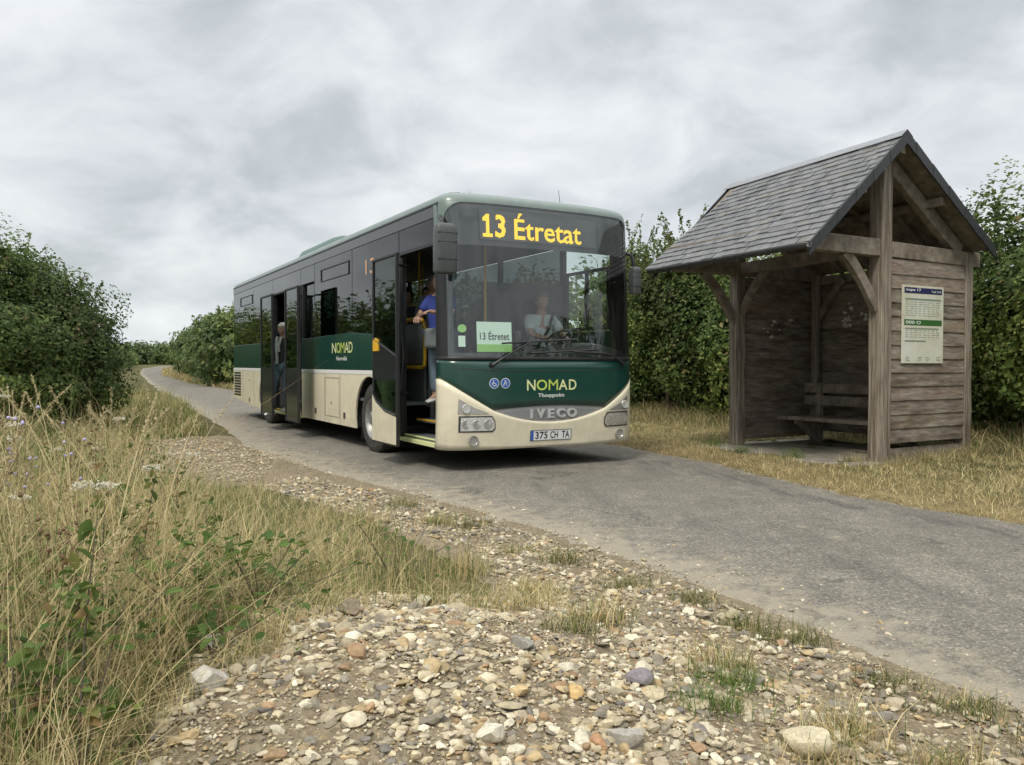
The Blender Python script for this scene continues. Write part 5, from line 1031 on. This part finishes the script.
# bank on the left, dense and mixed
q = scatter(BANK, 22000); fq = np.interp(q[:,1], [3.5, 5.5, 8], [1, .6, .35]); d_ = np.clip((-.9-q[:,0])/1.6, 0, 1); add(q[:,0], q[:,1], rng.uniform(.10,.30,len(q))*(1+.6*d_)*fq, rng.uniform(.003,.007,len(q)), [GREEN, OLIVE, STRAW, BROWN, LGREEN], (.22,.22,.33,.11,.12), lean=.55)
q = scatter(BANK, 21000, clump=330, cs=.075); fq = np.interp(q[:,1], [3.5, 5.5, 8], [1, .6, .35]); d_ = np.clip((-.9-q[:,0])/1.6, 0, 1); add(q[:,0], q[:,1], rng.gamma(3.2,.075,len(q))*(1+.6*d_)*fq, rng.uniform(.0025,.005,len(q)), [GREEN, OLIVE, STRAW, LGREEN], (.13,.20,.55,.12), lean=.42)
TALLP = [(-1.05,1.7),(-1.3,3.0),(-1.65,4.4),(-2.6,6.0),(-3.9,6.3),(-2.75,4.2),(-1.45,2.0)]
JOIN = [(-3.4,5.2),(-4.0,8.0),(-5.0,11.2),(-6.2,12.4),(-9.5,12.5),(-10,6),(-5,5)]
q = scatter(JOIN, 16000, clump=420, cs=.14); add(q[:,0], q[:,1], rng.gamma(4,.085,len(q)), rng.uniform(.004,.008,len(q)), [OLIVE, STRAW, GREEN, BROWN], (.26,.44,.2,.1), lean=.6)
q = scatter(TALLP, 6500, clump=230, cs=.08); add(q[:,0], q[:,1], rng.gamma(6,.075,len(q))*np.interp(q[:,1], [3.5, 6], [1, .7]), rng.uniform(.0025,.0045,len(q)), [OLIVE, STRAW, BROWN, GREEN], (.20,.56,.10,.14), lean=.5)
NEARP = [(-.72,1.2),(-.98,2.0),(-1.05,2.6),(-.95,3.1),(-.72,3.6),(-3.4,4.0),(-3.0,1.1)]
q = scatter(NEARP, 17000); add(q[:,0], q[:,1], rng.uniform(.06,.24,len(q)), rng.uniform(.002,.0055,len(q)), [GREEN, OLIVE, STRAW, BROWN, LGREEN], (.20,.20,.36,.12,.12), lean=.8, seg=4)
q = scatter(NEARP, 7000, clump=85, cs=.05); add(q[:,0], q[:,1], rng.gamma(5,.065,len(q)), rng.uniform(.002,.004,len(q)), [OLIVE, STRAW, LGREEN], (.2,.65,.15), lean=.6, seg=4)
q = scatter(NEARP, 5000); add(q[:,0], q[:,1], rng.uniform(.15,.5,len(q)), rng.uniform(.002,.0035,len(q)), [STRAW, (.55,.48,.28), BROWN], (.5,.3,.2), lean=1.3, seg=4)
q = scatter([(-.98,1.5),(-1.0,2.6),(-.85,3.3),(.25,3.95),(.2,3.6),(-.6,3.2),(-.8,2.4)], 2200, clump=60, cs=.05); add(q[:,0], q[:,1], rng.uniform(.05,.20,len(q)), rng.uniform(.002,.004,len(q)), [OLIVE, STRAW, GREEN], (.25,.5,.25), lean=.9)
V, Fq, cc = merge(parts); o = np_mesh('grass', V, Fq, M['blade'], cc); tag(o, 'mixed green and straw coloured grass covering the left bank', 'grass', kind='stuff')
parts = []   # verge behind the lay-by
VB = [(-5.6,14.6),(-5.0,13.3),(-7,12.2),(-9.5,11.2),(-10.5,14),(-11.2,21),(-15,29),(-14.5,32),(-13.3,31),(-8.4,21.2)]
q = scatter(VB, 24000); add(q[:,0], q[:,1], rng.uniform(.10,.32,len(q)), rng.uniform(.006,.014,len(q)), [GREEN, OLIVE, STRAW, BROWN, LGREEN], (.25,.27,.22,.10,.16), lean=.5)
q = scatter(VB, 5000, clump=150, cs=.12); add(q[:,0], q[:,1], rng.uniform(.25,.5,len(q)), rng.uniform(.005,.010,len(q)), [OLIVE, STRAW, GREEN], (.3,.45,.25), lean=.35)
V, Fq, cc = merge(parts); o = np_mesh('grass', V, Fq, M['blade'], cc); tag(o, 'rough verge grass between the large bush and the lane', 'grass', kind='stuff')
parts = []   # right verge: mown, dry
def strip_pts(y0, y1, w0, w1, n):
    y = rng.uniform(y0, y1, n); d = rng.uniform(0, 1, n)**1.0*(w1-w0)+w0; return xr(y)+d, y
def not_slab(x, y):
    lx = (x-SO.x)*math.cos(SB)+(y-SO.y)*math.sin(SB); ly = -(x-SO.x)*math.sin(SB)+(y-SO.y)*math.cos(SB); return ~((lx > -.72-.12*np.sin(ly*5)) & (lx < 1.80) & (ly > -.04) & (ly < 2.5))
DRYP = [STRAW, (.40,.32,.16), OLIVE, GREEN, BROWN]
x, y = strip_pts(5.0, 16, .0, 3.6, 34000); k = not_slab(x, y); x, y = x[k], y[k]; add(x, y, rng.uniform(.03,.09,len(x)), rng.uniform(.004,.009,len(x)), DRYP, (.38,.34,.12,.05,.11), lean=.9)
x, y = strip_pts(5.0, 16, .1, 3.6, 14000); k = not_slab(x, y); x, y = x[k], y[k]; cl = np.sin(x*4)*np.sin(y*3.3) > -.1; x, y = x[cl], y[cl]; add(x, y, rng.uniform(.06,.15,len(x)), rng.uniform(.004,.007,len(x)), DRYP, (.48,.28,.12,.06,.06), lean=.6)
x, y = strip_pts(5.0, 18, 3.3, 5.2, 9000); k = not_slab(x, y); x, y = x[k], y[k]; add(x, y, rng.uniform(.12,.38,len(x)), rng.uniform(.005,.009,len(x)), [BROWN, (.2,.17,.09), OLIVE, GREEN], (.3,.2,.25,.25), lean=.9)
x, y = strip_pts(18, 84, .0, 3.2, 14000); add(x, y, rng.uniform(.1,.35,len(x)), rng.uniform(.02,.05,len(x)), DRYP, (.25,.2,.27,.2,.08), lean=.6)
V, Fq, cc = merge(parts); o = np_mesh('grass', V, Fq, M['blade'], cc); tag(o, 'short dry verge grass along the shelter side of the lane', 'grass', kind='stuff')
# individually countable tufts growing through the gravel
tuft_spots = [(.31,4.85,.13,1),(.62,4.35,.12,1),(.03,5.2,.10,0),(.36,3.35,.17,2),(.75,2.95,.15,2),(.22,3.10,.09,1),(1.05,3.62,.12,1),(1.18,3.42,.13,1),(1.36,2.95,.09,1),(.62,2.55,.10,3),(1.02,2.45,.17,2),(.86,2.30,.12,2),(1.25,2.30,.14,2),(.75,2.78,.09,3),(-.28,4.6,.14,0),(.12,4.15,.14,2),(-.3,5.9,.12,1),(-.9,6.7,.12,1),(1.55,2.75,.10,1),(.92,4.05,.10,1),(-.55,6.1,.13,0),(1.7,2.5,.09,1)]
for (lx_, ly_) in ((.25,-.16),(.6,-.2),(1.1,-.18),(1.5,-.2),(-.05,-.22),(-.30,.15),(-.62,.75),(-.62,1.6),(-.5,2.3),(-.2,2.55)):
    p = sw_(lx_, ly_, 0); tuft_spots.append((p.x, p.y, .17, 2 if ly_ < .2 else 3))
for i, (x, y, h, kd) in enumerate(tuft_spots):
    pal, pw = [([OLIVE, STRAW, GREEN], (.3,.5,.2)), ([(.10,.13,.04), OLIVE, STRAW], (.45,.35,.2)), ([STRAW, OLIVE, BROWN, GREEN], (.55,.2,.1,.15)), ([GREEN, LGREEN, OLIVE], (.5,.35,.15))][kd]
    n_ = 230; qx, qy = rng.normal(0, .075, n_), rng.normal(0, .045, n_); V, Fq, cc = blades(qx, qy, rng.uniform(.35,1.15,n_)*h, rng.uniform(.0025,.0045,n_), pal, pw, lean=.7, z=np.zeros(n_)-.008)
    o = np_mesh('grass_tuft', V, Fq, M['blade'], cc); o.location = (x, y, float(gz(x, y))); tag(o, *(('small tuft of grass growing through the roadside gravel', 'grass tuft', 'grass tufts scattered through the roadside gravel') if i < 22 else ('ragged grass tuft at the foot of the timber shelter', 'grass tuft', 'grass tufts round the foot of the shelter')))
# tall dry stems with seed heads
def stemplant(name, label, cat, x, y, h, kind, lean=(0, 0), group=None):
    g0 = float(gz(x, y)); root = empty(name, (x, y, g0), rng.uniform(0, 6), label, cat, group); b = MB(); L_ = np.clip(np.array([lean[0], lean[1]]), -.42, .42)
    pts = [(L_[0]*t*t*h, L_[1]*t*t*h, h*t*(1-.12*t*np.hypot(*lean))) for t in np.linspace(0, 1, 7)]; b.tube(pts, [.0028-.0018*t for t in np.linspace(0, 1, 7)], 5); 
    tip = np.array(pts[-1]); dr_ = tip-np.array(pts[-2]); dr_ /= np.linalg.norm(dr_)
    if kind == 'seed':
        b.build('stem', M['straw'], root, smooth=True); n_ = 70; t = rng.random(n_); P = tip-dr_*np.outer(t, [.16*h/.8]*3)+rng.normal(size=(n_,3))*.0045; V, F_, c_ = leaves(P, rng.normal(size=(n_,3)), .013, np.tile([[.52,.44,.26]], (n_,1))*(1+.15*rng.normal(size=(n_,1))), asp=.35); np_mesh('seed_head', V, F_, M['blade'], np.clip(c_, 0, 1), root)
    elif kind == 'umbel':
        heads = MB(); 
        for k in range(11):
            a = 2*math.pi*k/11; rr = .028 if k else 0; p = tip+np.array([rr*math.cos(a), rr*math.sin(a), .028]); b.tube([tuple(tip), tuple(p)], .0009, 4)
            for m_ in range(7): u = rng.normal(size=3)*.006; heads.lathe([(0, .0045), (.003, .003), (.004, .0005)], tuple(p+u), (0, 0, 1), 5)
        b.build('stem', M['straw'], root, smooth=True); heads.build('umbel', M['petal'], root)
    else:   # branching brown knapweed heads
        hl_ = []
        for k in range(7):
            t = rng.uniform(.45, 1); p0 = np.array([L_[0]*t*t*h, L_[1]*t*t*h, h*t]); d = np.array([rng.normal()*.5, rng.normal()*.5, .8]); p1 = p0+d*rng.uniform(.05,.12); b.tube([tuple(p0), tuple((p0+p1)/2+[0, 0, -.01]), tuple(p1)], .0013, 4)
            heads = MB(); hl_.append(heads); heads.lathe([(0, .002), (.004, .007), (.008, .0085), (.013, .007), (.018, .002)], tuple(p1), tuple(d), 8)
        b.build('stem', M['seedm'], root, smooth=True); [h_.build('flower_head', M['lilac'] if kind == 'lilac' else M['seedm'], root, smooth=True) for h_ in hl_]
    return root
SL = 'tall bleached grass stem with a feathery seed head on the left bank'; SG = 'tall bleached grass stems on the left bank'
for i in range(84):
    q = scatter(TALLP, 1)[0]; stemplant('dry_grass_stem', SL, 'grass stem', q[0], q[1], rng.uniform(.5,1.0), 'seed', (rng.normal()*.45, rng.normal()*.3), SG)
for i in range(26):
    q = scatter(NEARP, 1)[0]; q[0] = max(q[0], -1.7); stemplant('dry_grass_stem', SL, 'grass stem', q[0], q[1], rng.uniform(.3,.6), 'seed', (rng.normal()*.5, rng.normal()*.3), SG)
for i in range(14):
    q = scatter(TALLP, 1)[0]; stemplant('wild_carrot', 'wild carrot with a small white umbel among the bank grass', 'wildflower', q[0], q[1], rng.uniform(.4,.72), 'umbel', (rng.normal()*.12, rng.normal()*.1), 'white umbels among the bank grass')
for i in range(14):
    q = scatter(TALLP, 1)[0]; stemplant('seeded_knapweed', 'dead brown knapweed with round seed heads on the left bank', 'wildflower', q[0], q[1], rng.uniform(.4,.7), 'brown', (rng.normal()*.15, rng.normal()*.1), 'dead brown knapweeds on the left bank')
# upright leafy weeds: dark stems carrying leaves
def tallweed(x, y, h):
    g0 = float(gz(x, y)); root = empty('tall_weed', (x, y, g0), rng.uniform(0, 6), 'dark stemmed leafy weed standing up through the bank grass', 'weed', 'leafy weeds standing up through the bank grass'); b = MB(); Ps = []
    for k in range(int(rng.integers(2, 5))):
        d = np.array([rng.normal()*.22, rng.normal()*.22, 1.]); hh = h*rng.uniform(.6, 1); T = np.linspace(0, 1, 5); P = np.outer(T, d)*hh+np.outer(T**2, [rng.normal()*.08, rng.normal()*.08, -.03])*hh; b.tube([tuple(p) for p in P], [.0035,.003,.0025,.002,.001], 5)
        m_ = int(hh/.020); t = rng.uniform(.15, 1, m_); c_ = np.outer(t, d)*hh; a = rng.uniform(0, 6.28, m_); r_ = .018+.035*(1-t); Ps.append(c_+np.c_[np.cos(a)*r_, np.sin(a)*r_, rng.normal(0, .004, m_)])
    P = np.concatenate(Ps); n = len(P); V, F_, c_ = round_leaves(P, np.tile([[0, 0, 1.]], (n, 1)), rng.uniform(.025, .06, n), leafcols(n, [(.09,.14,.035),(.13,.19,.05),(.22,.23,.07),(.27,.18,.08)], (.45,.3,.15,.1)), asp=.5, jit=1.0)
    np_mesh('leaves', V, F_, M['leaf'], c_, root); b.build('stem', M['bark'], root, smooth=True)
for i in range(50):
    q = scatter(TALLP if i % 3 else NEARP, 1)[0]; q[0] = max(q[0], -.64*q[1]-.1); tallweed(q[0], q[1], rng.uniform(.32, .66))
for x, y in ((-2.25, 3.75), (-2.38, 3.9), (-2.15, 3.95), (-2.28, 3.6)): stemplant('lilac_flower', 'lilac wildflower in the clump at the left edge below the bush', 'wildflower', x, y, rng.uniform(.66,.80), 'lilac', (0, 0), 'lilac wildflowers at the left edge')
# broad-leaved weeds
def weed(x, y, n, size, h, label):
    g0 = float(gz(x, y)); P = np.c_[rng.normal(0, .12, n), rng.normal(0, .10, n), rng.uniform(.03, h, n)]; root = empty('broadleaf_weed', (x, y, g0), 0, label, 'weed', 'broad-leaved weeds on the left bank')
    V, F_, c_ = round_leaves(P, np.tile([[0, 0, 1.]], (n, 1)), size*rng.uniform(.6, 1.3, n), leafcols(n, [(.07,.13,.03),(.10,.17,.035),(.16,.2,.05)], (.5,.35,.15)), asp=.6, jit=.7); np_mesh('leaves', V, F_, M['leaf'], c_, root)
    b = MB(); [b.tube([(0, 0, 0), (p[0]*.5, p[1]*.5, p[2]*.6), tuple(p)], .002, 4) for p in P[::4]]; b.build('stem', M['bark'], root)
for i in range(48):
    q = scatter(BANK, 1)[0] if i % 4 == 0 else np.array([rng.uniform(-1.9, -.85), rng.uniform(1.75, 3.6)])
    if q[0] > -.9: q[0] -= .25
    weed(q[0], q[1], int(rng.integers(28, 60)), rng.uniform(.035,.06), rng.uniform(.12,.38), 'broad-leaved green weed growing low among the bank grass')
# ------------------------------------------------------------------ stones
S = []
MOUND = [(-.85,1.5),(-.98,2.5),(-.95,3.1),(-.75,3.55),(-.2,3.9),(.25,3.9),(.9,3.0),(1.3,2.3),(1.5,1.6),(.5,1.2)]
q = scatter(MOUND, 24000); S.append(stones(q[:,0], q[:,1], rng.uniform(.003,.009,len(q)), sub=1, flat=.6, pw=(.26,.10,.24,.16,.13,.04,.05,.02)))
q = scatter(MOUND, 8200); mk = np.sin(2.9*q[:,0]+1.2)*np.sin(3.3*q[:,1]+.4)+.6*np.sin(7*q[:,0]-5*q[:,1])+.35*rng.normal(size=len(q)); q = q[mk > -.62]; S.append(stones(q[:,0], q[:,1], rng.gamma(2.3,.0036,len(q))+.007, flat=.5, sink=.34))
q = scatter(MOUND, 110); S.append(stones(q[:,0], q[:,1], rng.uniform(.022,.036,len(q)), sink=.34))
EDGE = [(.2,3.9),(-.1,4.3),(-.2,5.0),(-1.3,6.4),(-2.6,8.0),(-2.3,8.6),(-.95,7.3),(.2,5.75),(.8,4.6),(1.15,3.9),(1.5,3.1),(1.85,2.4),(2.0,1.7),(1.5,1.6),(1.1,2.4),(.8,3.0)]
q = scatter(EDGE, 13000); S.append(stones(q[:,0], q[:,1], rng.uniform(.004,.010,len(q)), sub=1, flat=.6, pw=(.20,.12,.22,.16,.10,.04,.12,.04)))
q = scatter(EDGE, 2600); S.append(stones(q[:,0], q[:,1], rng.gamma(2.6,.0036,len(q))+.008, pw=(.20,.14,.20,.14,.10,.05,.11,.06)))
LAY = [(-2.6,8.2),(-4.3,8.6),(-5.2,11.0),(-6.2,12.4),(-5.2,13.2),(-4.4,12.6),(-2.9,10.2)]
q = scatter(LAY, 4200); S.append(stones(q[:,0], q[:,1], rng.uniform(.006,.022,len(q)), sub=1))
# loose chips on the lane edge
y = rng.uniform(1.5, 12, 5200); x = xl(y)-.12+np.abs(rng.normal(0,.26,5200)); S.append(stones(x, y, rng.gamma(2,.0022,5200)+.0025, z=roadz(x,y)-.001, sub=1))
x = xr(y)-np.abs(rng.normal(0,.15,5200)); S.append(stones(x[:700], y[:700], rng.uniform(.003,.008,700), z=roadz(x[:700],y[:700])-.001, sub=1))
y = rng.uniform(2.5, 9, 500); x = xl(y)+rng.random(500)*(xr(y)-xl(y)); S.append(stones(x, y, rng.uniform(.002,.006,500), z=roadz(x,y)-.001, sub=1))
V, Fq, cc = merge(S); o = np_mesh('gravel', V, Fq, M['stone'], cc, smooth=True); o.data.set_sharp_from_angle(angle=R(38)); tag(o, 'loose flint gravel and pebbles heaped beside the lane', 'gravel', kind='stuff')
rocks = [('pale rounded rock at the foot of the left bank grass', -.86, 2.28, .065, 1, (.52,.49,.43)), ('cream mossy rock crowning the gravel mound', -.38, 3.42, .062, 2, (.46,.43,.31)), ('pale angular rock at the lower middle edge of the mound', -.06, 2.12, .044, 3, (.60,.56,.46)),
 ('dark grey angular rock in the middle of the gravel', .04, 2.72, .040, 4, (.26,.25,.22)), ('flat grey slanted rock low on the gravel slope', .31, 2.24, .050, 5, (.34,.32,.28)), ('large cream rock among dry grass near the lane', .86, 2.36, .068, 6, (.50,.44,.31)),
 ('ochre rock lying on the gravel', .19, 2.47, .034, 7, (.52,.36,.16)), ('rust brown rock beside the flat grey rock', .23, 2.18, .028, 8, (.38,.22,.12)), ('dark purple grey rock near the edge tufts', .42, 2.66, .042, 9, (.20,.18,.19)), ('brown earthy rock at the left shoulder of the mound', -.60, 2.95, .050, 10, (.20,.16,.11)),
 ('white flint rock near the left bank', -.98, 2.62, .034, 11, (.62,.60,.55)), ('cream stone below the edge tuft', .46, 2.80, .036, 12, (.56,.50,.38))]
for lb, x, y, s_, sd_, c_ in rocks:
    V0, F0 = rockshape(4, 200+sd_, 13); r_ = np.random.default_rng(sd_); V0 = V0*np.array([s_*1.15, s_*.85, s_*.72]); V0 = V0+.03*s_*np.sin(V0/s_*7+sd_)
    o = np_mesh('rock', V0, F0, M['stone'], np.tile([c_], (len(V0), 1)), smooth=True); o.data.set_sharp_from_angle(angle=R(30)); o.location = (x, y, float(gz(x, y))+s_*.34); o.rotation_euler = (.2*r_.normal(), .2*r_.normal(), r_.uniform(0, 6)); tag(o, lb, 'rock')
